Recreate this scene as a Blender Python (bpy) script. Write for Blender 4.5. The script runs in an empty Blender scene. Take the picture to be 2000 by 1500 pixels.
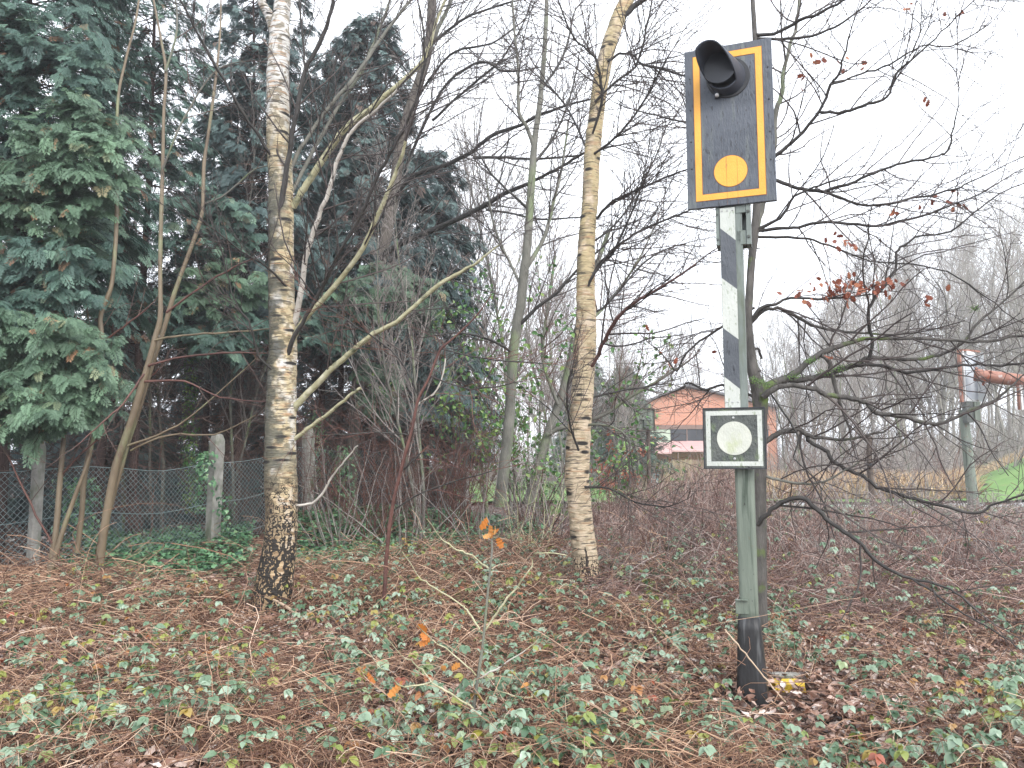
import bpy, math, random
import numpy as np
from mathutils import Vector

# ---------------------------------------------------------------- camera, sky, sun, exposure
S = bpy.context.scene
COL = S.collection
EYE, PITCH, FPX = 1.6, math.radians(5.7), 1500.0
cam_d = bpy.data.cameras.new("camera"); cam = bpy.data.objects.new("camera", cam_d); COL.objects.link(cam)
cam.location = (0, 0, EYE); cam.rotation_euler = (math.pi/2 + PITCH, 0, 0)
cam_d.sensor_width = 36; cam_d.lens = 36*FPX/2000; cam_d.clip_start = .05; cam_d.clip_end = 2000
S.camera = cam
W = bpy.data.worlds.new("World"); S.world = W; W.use_nodes = True
wn, wl = W.node_tree.nodes, W.node_tree.links
bg = wn['Background']
sky = wn.new('ShaderNodeTexSky'); sky.sky_type = 'NISHITA'; sky.sun_disc = False
SUN_EL, SUN_ROT = math.radians(38), math.radians(150)
sky.sun_elevation = SUN_EL; sky.sun_rotation = SUN_ROT; sky.air_density = 1.0; sky.dust_density = 4.0; sky.ozone_density = 1.0
hs = wn.new('ShaderNodeHueSaturation'); hs.inputs['Saturation'].default_value = .22
mx = wn.new('ShaderNodeMix'); mx.data_type = 'RGBA'; mx.inputs[0].default_value = .6
tc = wn.new('ShaderNodeTexCoord'); nz = wn.new('ShaderNodeTexNoise'); nz.inputs['Scale'].default_value = 1.6; nz.inputs['Detail'].default_value = 4
cr = wn.new('ShaderNodeValToRGB'); cr.color_ramp.elements[0].position = .3; cr.color_ramp.elements[0].color = (10.5, 11.3, 12.6, 1)
cr.color_ramp.elements[1].position = .7; cr.color_ramp.elements[1].color = (14, 14.4, 15.2, 1)
wl.new(tc.outputs['Generated'], nz.inputs['Vector']); wl.new(nz.outputs['Fac'], cr.inputs[0])
wl.new(sky.outputs[0], hs.inputs['Color']); wl.new(hs.outputs[0], mx.inputs[6]); wl.new(cr.outputs[0], mx.inputs[7])
wl.new(mx.outputs[2], bg.inputs['Color']); bg.inputs['Strength'].default_value = .13
sun_d = bpy.data.lights.new("sun", 'SUN'); sun_d.energy = 1.2; sun_d.angle = math.radians(25); sun_d.color = (1, .96, .9)
sun = bpy.data.objects.new("sun", sun_d); COL.objects.link(sun)
az = math.radians(150)   # 0 = +Y (ahead), clockwise: 150 = behind the camera, to the right
sdir = Vector((math.sin(az)*math.cos(SUN_EL), math.cos(az)*math.cos(SUN_EL), math.sin(SUN_EL)))
sun.rotation_euler = sdir.to_track_quat('Z', 'Y').to_euler()
S.view_settings.view_transform = 'Standard'; S.view_settings.look = 'None'; S.view_settings.gamma = 1
S.view_settings.use_curve_mapping = False; S.view_settings.exposure = .85
S.render.engine = 'CYCLES'
S.cycles.max_bounces = 5; S.cycles.diffuse_bounces = 3; S.cycles.glossy_bounces = 2; S.cycles.transmission_bounces = 2; S.cycles.transparent_max_bounces = 4
S.cycles.use_denoising = True; S.cycles.denoiser = 'OPENIMAGEDENOISE'; S.cycles.denoising_input_passes = 'RGB_ALBEDO_NORMAL'; S.cycles.denoising_prefilter = 'ACCURATE'
S.cycles.use_adaptive_sampling = False

RNG = np.random.default_rng(7)
random.seed(11)
CP, SP = math.cos(PITCH), math.sin(PITCH)

def PX(px, py, d):
    """the point at world depth d (metres ahead) on the ray through photo pixel (px, py)"""
    a, b = (px-1000)/FPX, (750-py)/FPX
    dy, dz = CP - b*SP, SP + b*CP
    t = d/dy
    return (a*t, d, EYE + dz*t)

# ---------------------------------------------------------------- materials
MATS = {}
def ramp(nt, stops):
    r = nt.nodes.new('ShaderNodeValToRGB'); e = r.color_ramp.elements
    while len(e) < len(stops): e.new(.5)
    for el, (p, c) in zip(e, stops): el.position = p; el.color = (*c, 1)
    return r
def mat(name, stops, fac='rnd', scale=(5, 5, 5), rough=.7, spec=.4, bump=0., bscale=None, trans=0., detail=5, metallic=0., dirt=None, nrough=.55):
    """procedural: a ramp over the 'rnd' attribute or over noise, optional second noise (dirt: colour, scale, lo, hi), bump, translucency"""
    m = bpy.data.materials.new(name); m.use_nodes = True; nt = m.node_tree; N, L = nt.nodes, nt.links
    p = N['Principled BSDF']; out = N['Material Output']
    tcn = N.new('ShaderNodeTexCoord')
    def noise(sc, det=detail):
        mp = N.new('ShaderNodeMapping'); mp.inputs['Scale'].default_value = sc; L.new(tcn.outputs['Object'], mp.inputs[0])
        n = N.new('ShaderNodeTexNoise'); n.inputs['Scale'].default_value = 1; n.inputs['Detail'].default_value = det; n.inputs['Roughness'].default_value = nrough
        L.new(mp.outputs[0], n.inputs['Vector']); return n
    if fac == 'rnd':
        a = N.new('ShaderNodeAttribute'); a.attribute_name = 'rnd'; f = a.outputs['Fac']
    else:
        f = noise(scale).outputs['Fac']
    r = ramp(nt, stops); L.new(f, r.inputs[0]); c = r.outputs[0]
    if dirt:
        for (dc, ds, lo, hi) in dirt:
            n2 = noise(ds); mr = N.new('ShaderNodeMapRange'); mr.inputs[1].default_value = lo; mr.inputs[2].default_value = hi
            L.new(n2.outputs['Fac'], mr.inputs[0]); mm = N.new('ShaderNodeMix'); mm.data_type = 'RGBA'
            L.new(mr.outputs[0], mm.inputs[0]); L.new(c, mm.inputs[6]); mm.inputs[7].default_value = (*dc, 1); c = mm.outputs[2]
    L.new(c, p.inputs['Base Color']); p.inputs['Roughness'].default_value = rough; p.inputs['Specular IOR Level'].default_value = spec
    p.inputs['Metallic'].default_value = metallic
    if bump:
        nb = noise(bscale or scale); b = N.new('ShaderNodeBump'); b.inputs['Strength'].default_value = bump; b.inputs['Distance'].default_value = .02
        L.new(nb.outputs['Fac'], b.inputs['Height']); L.new(b.outputs[0], p.inputs['Normal'])
    if trans:
        t = N.new('ShaderNodeBsdfTranslucent'); L.new(c, t.inputs['Color']); ms = N.new('ShaderNodeMixShader'); ms.inputs[0].default_value = trans
        L.new(p.outputs[0], ms.inputs[1]); L.new(t.outputs[0], ms.inputs[2]); L.new(ms.outputs[0], out.inputs['Surface'])
    MATS[name] = m; return m

def birch_mat(name, base, yellow, basecrack):
    """papery white bark: lenticels, dark scars, lichen, and at the foot the thick black fissured bark of an old birch"""
    m = bpy.data.materials.new(name); m.use_nodes = True; nt = m.node_tree; N, L = nt.nodes, nt.links
    p = N['Principled BSDF']; tcn = N.new('ShaderNodeTexCoord')
    def mp(sc, src=None):
        q = N.new('ShaderNodeMapping'); q.inputs['Scale'].default_value = sc; L.new(src or tcn.outputs['Object'], q.inputs[0]); return q.outputs[0]
    def noise(sc, det=4):
        n = N.new('ShaderNodeTexNoise'); n.inputs['Scale'].default_value = 1; n.inputs['Detail'].default_value = det; L.new(mp(sc), n.inputs['Vector']); return n.outputs['Fac']
    def rng(f, lo, hi, a=0., b=1.):
        q = N.new('ShaderNodeMapRange'); q.inputs[1].default_value = lo; q.inputs[2].default_value = hi; q.inputs[3].default_value = a; q.inputs[4].default_value = b
        L.new(f, q.inputs[0]); return q.outputs[0]
    def mix(f, c1, c2):
        q = N.new('ShaderNodeMix'); q.data_type = 'RGBA'; L.new(f, q.inputs[0])
        for i, c in ((6, c1), (7, c2)):
            if isinstance(c, tuple): q.inputs[i].default_value = (*c, 1)
            else: L.new(c, q.inputs[i])
        return q.outputs[2]
    def mul(a, b):
        q = N.new('ShaderNodeMath'); q.operation = 'MULTIPLY'; L.new(a, q.inputs[0])
        if isinstance(b, (int, float)): q.inputs[1].default_value = b
        else: L.new(b, q.inputs[1])
        return q.outputs[0]
    sep = N.new('ShaderNodeSeparateXYZ'); L.new(tcn.outputs['Object'], sep.inputs[0]); z = sep.outputs['Z']
    c = mix(noise((3, 3, 14)), base, tuple(v*.72 for v in base))
    # yellow-green lichen in patches, less of it high up
    li = mul(rng(noise((7, 7, 4), 8), .36, .52), rng(z, 5.9, 5.1) if basecrack > .9 else rng(z, 1.6, 4.2, .25, .9))
    c = mix(mul(li, .85), c, yellow)
    li2 = rng(noise((13, 13, 22), 8), .49, .58)
    c = mix(mul(li2, .75 if basecrack > .9 else .35), c, tuple(v*.32 for v in yellow))
    # weathered brown peel
    c = mix(mul(rng(noise((5, 5, 40), 6), .54, .66), .7), c, (.42, .25, .14))
    # thin lenticels
    le = rng(noise((5, 5, 52), 4), .585, .615)
    c = mix(mul(le, .8), c, (.04, .035, .03))
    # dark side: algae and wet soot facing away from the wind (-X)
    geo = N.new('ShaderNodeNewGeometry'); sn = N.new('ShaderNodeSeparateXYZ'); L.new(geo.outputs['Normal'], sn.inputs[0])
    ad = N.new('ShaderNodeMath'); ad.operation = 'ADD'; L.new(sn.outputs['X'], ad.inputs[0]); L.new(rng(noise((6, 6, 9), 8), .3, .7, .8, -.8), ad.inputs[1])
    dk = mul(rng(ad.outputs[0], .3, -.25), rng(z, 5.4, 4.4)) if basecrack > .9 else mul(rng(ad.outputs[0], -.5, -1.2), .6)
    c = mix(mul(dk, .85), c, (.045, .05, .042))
    if basecrack > .9: c = mix(mul(mul(rng(noise((5, 5, 3.5), 8), .47, .6), rng(z, 5.6, 4.8)), .62), c, (.15, .145, .11))
    # scars: flattened dark eyes where twigs have dropped
    vo = N.new('ShaderNodeTexVoronoi'); vo.inputs['Scale'].default_value = 1; vo.inputs['Randomness'].default_value = 1
    wv = N.new('ShaderNodeMix'); wv.data_type = 'RGBA'; wv.inputs[0].default_value = .2
    nn = N.new('ShaderNodeTexNoise'); nn.inputs['Scale'].default_value = 9; L.new(tcn.outputs['Object'], nn.inputs['Vector'])
    L.new(mp((3.2, 3.2, 15.) if basecrack > .9 else (3.6, 3.6, 11.)), wv.inputs[6]); L.new(nn.outputs['Color'], wv.inputs[7]); L.new(wv.outputs[2], vo.inputs['Vector'])
    c = mix(rng(vo.outputs['Distance'], .27, .17), c, (.03, .027, .025))
    # fissured foot
    v2 = N.new('ShaderNodeTexVoronoi'); v2.feature = 'DISTANCE_TO_EDGE'
    n3 = N.new('ShaderNodeTexNoise'); n3.inputs['Scale'].default_value = 14; L.new(tcn.outputs['Object'], n3.inputs['Vector'])
    w2 = N.new('ShaderNodeMix'); w2.data_type = 'RGBA'; w2.inputs[0].default_value = .3; L.new(mp((24, 24, 9)), w2.inputs[6])
    vs = N.new('ShaderNodeVectorMath'); vs.operation = 'SCALE'; vs.inputs['Scale'].default_value = 9; L.new(n3.outputs['Color'], vs.inputs[0]); L.new(vs.outputs[0], w2.inputs[7])
    L.new(w2.outputs[2], v2.inputs['Vector']); v2.inputs['Scale'].default_value = 1
    foot = rng(z, 1.6*basecrack, .55*basecrack)
    thr = N.new('ShaderNodeMath'); thr.operation = 'SUBTRACT'; L.new(mul(foot, .20 if basecrack > .9 else .25), thr.inputs[0]); L.new(v2.outputs['Distance'], thr.inputs[1])
    crack = rng(thr.outputs[0], 0, .03)
    c = mix(mul(foot, .6), c, (.46, .31, .17))
    c = mix(crack, c, (.028, .024, .02))
    L.new(c, p.inputs['Base Color']); p.inputs['Roughness'].default_value = .65; p.inputs['Specular IOR Level'].default_value = .3
    b = N.new('ShaderNodeBump'); b.inputs['Strength'].default_value = .7; b.inputs['Distance'].default_value = .025
    inv = N.new('ShaderNodeMath'); inv.operation = 'SUBTRACT'; L.new(noise((14, 14, 60), 5), inv.inputs[0]); L.new(crack, inv.inputs[1])
    L.new(inv.outputs[0], b.inputs['Height']); L.new(b.outputs[0], p.inputs['Normal'])
    return m

M = MATS
mat('soil', [(.3, (.025, .016, .013)), (.7, (.07, .043, .032))], 'n', (3, 3, 3), .9, bump=.8, bscale=(14, 14, 14),
    dirt=[((.17, .10, .075), (9, 9, 9), .5, .62)])
mat('lawn', [(.3, (.10, .21, .05)), (.7, (.17, .30, .08))], 'n', (.5, .5, .5), .9, bump=.4, bscale=(30, 30, 30), dirt=[((.2, .24, .09), (3, 3, 3), .5, .75)])
mat('path', [(.3, (.36, .36, .37)), (.7, (.50, .50, .51))], 'n', (2, 2, 2), .35, spec=.6, bump=.3, bscale=(40, 40, 40))
mat('litter', [(0, (.05, .026, .02)), (.25, (.14, .065, .042)), (.5, (.27, .145, .10)), (.72, (.38, .24, .185)), (.88, (.50, .38, .32)), (1, (.62, .55, .51))], rough=.33, spec=.65)
mat('pale_leaf', [(0, (.22, .13, .09)), (.5, (.42, .29, .2)), (1, (.62, .5, .38))], rough=.6)
mat('bark_far', [(.3, (.19, .18, .155)), (.7, (.30, .28, .25))], 'n', (2, 2, 1), .8)  # paler than the near bark: distance haze put into the colour
mat('twig_far', [(0, (.20, .175, .165)), (.5, (.29, .26, .24)), (1, (.40, .36, .31))], rough=.7)  # far twigs lightened too, haze put into the colour
mat('cane', [(0, (.06, .028, .022)), (.3, (.17, .085, .055)), (.6, (.35, .20, .125)), (.85, (.52, .33, .22)), (1, (.66, .50, .38))], rough=.55)
mat('thicket_cane', [(0, (.09, .045, .04)), (.35, (.20, .11, .09)), (.7, (.33, .22, .185)), (1, (.5, .41, .37))], rough=.55)
mat('bramble', [(0, (.07, .14, .07)), (.3, (.16, .25, .15)), (.6, (.34, .44, .33)), (.68, (.20, .26, .06)), (.82, (.30, .30, .06)), (.9, (.36, .17, .05)), (1, (.30, .08, .04))], rough=.3, spec=.75, trans=.18)
mat('ivy', [(0, (.02, .07, .035)), (.55, (.10, .24, .11)), (.85, (.21, .40, .20)), (1, (.2, .3, .14))], rough=.33, spec=.6, trans=.1)
mat('cypress', [(0, (.038, .072, .062)), (.4, (.070, .13, .106)), (.75, (.125, .215, .165)), (.93, (.2, .31, .22)), (.97, (.17, .10, .06)), (1, (.24, .14, .09))], rough=.55, spec=.4, trans=.15)
mat('cypress_grey', [(0, (.048, .078, .080)), (.5, (.090, .142, .138)), (.85, (.15, .23, .215)), (.95, (.13, .09, .075)), (1, (.2, .14, .11))], rough=.55, spec=.4, trans=.12)
mat('cypress_fresh', [(0, (.05, .095, .06)), (.4, (.10, .17, .11)), (.8, (.165, .27, .17)), (.95, (.20, .33, .20)), (1, (.36, .20, .11))], rough=.5, spec=.45, trans=.18)
mat('evergreen', [(0, (.04, .12, .03)), (.6, (.10, .24, .06)), (1, (.28, .40, .10))], rough=.3, spec=.6, trans=.2)
mat('pine', [(0, (.03, .055, .04)), (1, (.09, .14, .10))], rough=.6)
mat('red_leaf', [(0, (.16, .045, .03)), (.5, (.30, .09, .05)), (1, (.42, .17, .09))], rough=.5, trans=.3)
mat('orange_leaf', [(0, (.45, .15, .03)), (.5, (.62, .24, .05)), (1, (.6, .33, .12))], rough=.5, trans=.3)
mat('bark_dark', [(.3, (.022, .02, .018)), (.7, (.055, .05, .046))], 'n', (8, 8, 8), .6, spec=.4, bump=.4, bscale=(30, 30, 12))
mat('twig_dark', [(0, (.035, .028, .026)), (1, (.09, .07, .065))], rough=.6)
mat('twig_brown', [(0, (.07, .042, .035)), (1, (.17, .11, .09))], rough=.6)
mat('twig_grey', [(0, (.15, .125, .12)), (.5, (.24, .21, .195)), (1, (.36, .33, .30))], rough=.6)
mat('twig_red', [(0, (.10, .04, .035)), (1, (.20, .10, .075))], rough=.6)
mat('bark_oak', [(.3, (.045, .042, .038)), (.7, (.13, .12, .11))], 'n', (10, 10, 5), .75, bump=.9, bscale=(50, 50, 9), dirt=[((.11, .16, .04), (4, 4, 4), .56, .66)])
mat('bark_grey', [(.3, (.10, .10, .085)), (.7, (.20, .195, .165))], 'n', (6, 6, 4), .75, bump=.7, bscale=(40, 40, 12), dirt=[((.16, .21, .10), (2, 2, 1), .5, .65)])
mat('bark_brown', [(.3, (.075, .065, .055)), (.7, (.15, .128, .108))], 'n', (6, 6, 4), .8, bump=.9, bscale=(40, 40, 9))
mat('bark_sapling', [(.3, (.11, .08, .05)), (.7, (.21, .165, .105))], 'n', (6, 6, 3), .5, spec=.5, bump=.3, dirt=[((.2, .24, .12), (3, 3, 1.5), .55, .7)])
mat('bark_red', [(.3, (.07, .032, .028)), (.7, (.15, .07, .055))], 'n', (6, 6, 6), .5, bump=.4, bscale=(30, 30, 30))
mat('bark_cypress', [(.3, (.04, .026, .024)), (.7, (.10, .065, .058))], 'n', (9, 9, 2), .85, bump=.9, bscale=(40, 40, 6))
mat('limb_yellow', [(.3, (.30, .28, .16)), (.55, (.44, .42, .27)), (.75, (.60, .57, .44))], 'n', (9, 9, 9), .6, bump=.4, bscale=(40, 40, 40), dirt=[((.1, .11, .06), (5, 5, 5), .55, .68)])
mat('limb_white', [(.3, (.36, .33, .29)), (.7, (.62, .58, .52))], 'n', (9, 9, 9), .6, dirt=[((.12, .1, .08), (14, 14, 14), .6, .66)])
M['birch_a'] = birch_mat('birch_a', (.72, .70, .66), (.50, .40, .22), 1.0)
M['birch_b'] = birch_mat('birch_b', (.76, .62, .46), (.48, .39, .20), .42)
mat('wound', [(.3, (.02, .018, .016)), (.7, (.07, .05, .04))], 'n', (20, 20, 8), .8, bump=1, bscale=(40, 40, 12))
mat('concrete', [(.3, (.22, .215, .195)), (.7, (.38, .37, .34))], 'n', (8, 8, 8), .85, bump=.5, bscale=(60, 60, 60), dirt=[((.13, .15, .10), (5, 5, 2), .5, .65)])
mat('wire', [(.3, (.16, .24, .25)), (.7, (.30, .38, .38))], 'n', (9, 9, 9), .5, spec=.5)
mat('log', [(.3, (.05, .032, .026)), (.7, (.13, .085, .065))], 'n', (4, 14, 14), .7, bump=.9, bscale=(8, 40, 40))
mat('pale_stick', [(.3, (.4, .29, .2)), (.7, (.58, .45, .33))], 'n', (9, 9, 9), .6)
mat('board_blue', [(.3, (.048, .058, .075)), (.7, (.080, .092, .115))], 'n', (3, 3, 9), .42, spec=.5, bump=.35, bscale=(90, 90, 22), detail=8,
    dirt=[((.13, .15, .14), (16, 16, 2.2), .55, .72), ((.024, .028, .036), (60, 60, 16), .59, .64)])
mat('board_edge', [(.3, (.02, .022, .026)), (.7, (.04, .042, .046))], 'n', (9, 9, 9), .5)
mat('amber', [(.3, (.72, .33, .035)), (.7, (.85, .42, .06))], 'n', (6, 6, 3), .4, spec=.5, bump=.2, bscale=(120, 120, 60), dirt=[((.55, .24, .04), (40, 40, 14), .66, .72)])
mat('amber_edge', [(.3, (.16, .06, .02)), (.7, (.22, .08, .03))], 'n', (6, 6, 6), .5)
mat('hood', [(.3, (.028, .034, .048)), (.7, (.048, .057, .075))], 'n', (5, 5, 5), .5, spec=.4)
mat('hood_filler', [(.3, (.012, .014, .02)), (.7, (.02, .024, .032))], 'n', (5, 5, 5), .35)  # tone of the disc added inside the hood
mat('lens', [(.3, (.5, .5, .5)), (.7, (.8, .8, .8))], 'n', (5, 5, 5), .1, spec=.8)  # pale tone for a glint shaped as a nub
mat('plate_white', [(.3, (.42, .45, .41)), (.7, (.55, .57, .53))], 'n', (5, 5, 3), .5, bump=.25, bscale=(90, 90, 40), dirt=[((.30, .34, .26), (60, 60, 24), .58, .66)])
mat('plate_disc', [(.3, (.46, .48, .42)), (.7, (.58, .59, .52))], 'n', (7, 7, 7), .5, bump=.25, bscale=(90, 90, 40), detail=9, dirt=[((.42, .46, .29), (14, 14, 8), .56, .74)])
mat('plate_dark', [(.3, (.060, .068, .066)), (.7, (.11, .12, .11))], 'n', (9, 9, 9), .6, bump=.6, bscale=(70, 70, 40), detail=9, dirt=[((.13, .17, .10), (12, 12, 6), .58, .72), ((.02, .022, .022), (55, 55, 22), .62, .68)])
mat('strip_dark', [(.3, (.060, .068, .08)), (.7, (.095, .105, .12))], 'n', (5, 5, 9), .45, bump=.3, bscale=(90, 90, 30), dirt=[((.02, .022, .028), (60, 60, 20), .62, .67)])
mat('steel', [(.3, (.14, .165, .15)), (.7, (.22, .25, .23))], 'n', (6, 6, 3), .45, metallic=.2, bump=.2, bscale=(50, 50, 20), dirt=[((.11, .13, .09), (8, 8, 2), .55, .7)])
mat('post_green', [(.3, (.125, .152, .122)), (.7, (.205, .236, .195))], 'n', (10, 10, 1.2), .5, bump=.3, bscale=(60, 60, 8), dirt=[((.16, .10, .06), (9, 9, 5), .66, .74), ((.06, .08, .06), (22, 22, 1.4), .57, .66), ((.03, .03, .025), (30, 30, 30), .68, .72)])
mat('sleeve', [(.3, (.012, .012, .013)), (.7, (.03, .03, .032))], 'n', (6, 6, 2), .45, bump=.4, bscale=(25, 25, 5), dirt=[((.075, .078, .08), (26, 26, 2.2), .6, .72)])
mat('bolt', [(.3, (.35, .36, .35)), (.7, (.55, .56, .55))], 'n', (20, 20, 20), .35, metallic=.5)
mat('yellow_paint', [(.3, (.62, .40, .03)), (.7, (.75, .52, .05))], 'n', (9, 9, 9), .5, bump=.5, bscale=(40, 40, 40), dirt=[((.12, .09, .05), (16, 16, 16), .58, .66)])
mat('rust', [(.3, (.20, .075, .045)), (.7, (.36, .17, .12))], 'n', (4, 4, 4), .6, bump=.3, bscale=(30, 30, 30), dirt=[((.45, .40, .38), (6, 6, 6), .6, .7)])
mat('white_frame', [(.3, (.62, .63, .63)), (.7, (.74, .75, .75))], 'n', (4, 4, 4), .5)
mat('panel_grey', [(.3, (.42, .46, .50)), (.7, (.54, .57, .61))], 'n', (4, 4, 4), .5)
mat('weathered_post', [(.3, (.06, .045, .035)), (.7, (.13, .10, .08))], 'n', (8, 8, 3), .8, bump=.6, bscale=(30, 30, 8))
mat('roof', [(.3, (.10, .10, .11)), (.7, (.15, .15, .16))], 'n', (1, 1, 1), .7)
mat('canopy', [(.3, (.55, .32, .31)), (.7, (.66, .45, .43))], 'n', (1, 8, 1), .5)
mat('green_panel', [(.3, (.38, .47, .37)), (.7, (.46, .55, .44))], 'n', (.6, .6, .6), .6)
mat('dark_glass', [(.3, (.015, .018, .024)), (.7, (.035, .04, .05))], 'n', (.7, .7, .7), .12, spec=.6)
mat('beam', [(.3, (.18, .12, .10)), (.7, (.26, .18, .15))], 'n', (3, 3, 3), .7)
mat('planks', [(.3, (.24, .19, .13)), (.7, (.42, .33, .22))], 'n', (9, 9, .6), .8)
mat('bin_blue', [(.3, (.32, .45, .52)), (.7, (.38, .52, .6))], 'n', (3, 3, 3), .5)
mat('dry_grass', [(0, (.36, .24, .13)), (1, (.62, .46, .30))], rough=.7)
mat('green_grass', [(0, (.06, .14, .03)), (1, (.16, .27, .07))], rough=.6)
def brick():
    m = mat('brick', [(.3, (.50, .145, .085)), (.7, (.60, .19, .12))], 'n', (.8, .8, .8), .8)
    N, L = m.node_tree.nodes, m.node_tree.links
    b = N.new('ShaderNodeTexBrick'); b.inputs['Scale'].default_value = 1; b.inputs['Brick Width'].default_value = .25; b.inputs['Row Height'].default_value = .085
    b.inputs['Mortar Size'].default_value = .012; b.inputs['Color1'].default_value = (.60, .24, .145, 1); b.inputs['Color2'].default_value = (.50, .20, .125, 1); b.inputs['Mortar'].default_value = (.5, .36, .29, 1)
    t = N.new('ShaderNodeTexCoord'); mp = N.new('ShaderNodeMapping'); mp.inputs['Rotation'].default_value = (math.pi/2, 0, 0)
    L.new(t.outputs['Object'], mp.inputs[0]); L.new(mp.outputs[0], b.inputs['Vector']); L.new(b.outputs['Color'], N['Principled BSDF'].inputs['Base Color'])
brick()

# ---------------------------------------------------------------- object helpers
def link(o, parent=None):
    COL.objects.link(o)
    if parent is not None: o.parent = parent
    return o
def tag(o, label=None, cat=None, group=None, kind=None):
    if label: o['label'] = label
    if cat: o['category'] = cat
    if group: o['group'] = group
    if kind: o['kind'] = kind
    return o
def thing(name, label, cat, loc=(0, 0, 0), group=None):
    o = bpy.data.objects.new(name, None); o.empty_display_size = .2; o.location = loc
    return tag(link(o), label, cat, group)
def raw_mesh(name, V, F, m, parent=None, smooth=True, rnd=None):
    """V (n,3) world coords, F: (m,k) int array or list of them; origin is the parent's location"""
    V = np.asarray(V, dtype=np.float64)
    q = parent
    while q is not None: V = V - np.array(q.location); q = q.parent
    groups = F if isinstance(F, list) and len(F) and isinstance(F[0], np.ndarray) else [np.asarray(F)]
    me = bpy.data.meshes.new(name)
    me.vertices.add(len(V)); me.vertices.foreach_set('co', V.astype(np.float32).ravel())
    tot = sum(g.size for g in groups); nf = sum(len(g) for g in groups)
    me.loops.add(tot); me.loops.foreach_set('vertex_index', np.concatenate([g.ravel() for g in groups]).astype(np.int32))
    me.polygons.add(nf)
    ls = np.concatenate([np.full(len(g), g.shape[1], dtype=np.int64) for g in groups]); st = np.concatenate([[0], np.cumsum(ls)[:-1]])
    me.polygons.foreach_set('loop_start', st.astype(np.int32))
    me.polygons.foreach_set('use_smooth', np.full(nf, smooth))
    me.update(calc_edges=True)
    if rnd is not None:
        a = me.attributes.new('rnd', 'FLOAT', 'POINT'); a.data.foreach_set('value', np.asarray(rnd, dtype=np.float32))
    me.materials.append(m if not isinstance(m, str) else M[m])
    return link(bpy.data.objects.new(name, me), parent)

class Tubes:
    def __init__(s): s.g = {}
    def add(s, pts, rad, rnd=None):
        s.g.setdefault(len(pts), []).append((pts, rad, random.random() if rnd is None else rnd))
    def n(s): return sum(len(v) for v in s.g.values())
    def build(s, name, m, parent=None, sides=4, rough=0., cap=False, offset=None):
        Vs, Fs, Rs, base = [], [], [], 0
        for n, items in s.g.items():
            if n < 2: continue
            P = np.array([i[0] for i in items], dtype=np.float64); R = np.array([i[1] for i in items], dtype=np.float64); q = np.array([i[2] for i in items])
            T = np.gradient(P, axis=1); T /= np.linalg.norm(T, axis=2, keepdims=True)+1e-9
            ref = np.where(np.abs(T[:, :, 1:2]).mean(axis=1, keepdims=True) > .85, np.array([.1, .1, 1.]), np.array([.05, .99, .1]))
            A = np.cross(T, np.broadcast_to(ref, T.shape)); A /= np.linalg.norm(A, axis=2, keepdims=True)+1e-9
            B = np.cross(T, A); mm = len(P)
            an = np.arange(sides)*2*math.pi/sides
            RR = R[:, :, None]*np.ones(sides)
            if rough: RR = RR*(1+rough*(RNG.random(RR.shape)-.5)*2)
            V = P[:, :, None, :] + RR[..., None]*(np.cos(an)[:, None]*A[:, :, None, :] + np.sin(an)[:, None]*B[:, :, None, :])
            idx = base + np.arange(mm*n*sides).reshape(mm, n, sides); nx = np.roll(idx, -1, axis=2)
            F = np.stack([idx[:, :-1], nx[:, :-1], nx[:, 1:], idx[:, 1:]], axis=-1).reshape(-1, 4)
            Fs.append(F); Vs.append(V.reshape(-1, 3)); Rs.append(np.repeat(q, n*sides)); base += mm*n*sides
            if cap and sides == 4: Fs.append(idx[:, -1, :]); Fs.append(idx[:, 0, ::-1])
        if not Vs: return None
        V = np.concatenate(Vs)
        if offset is not None: V = V + np.array(offset)
        return raw_mesh(name, V, [np.ascontiguousarray(f) for f in Fs], m, parent, rnd=np.concatenate(Rs))

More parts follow.
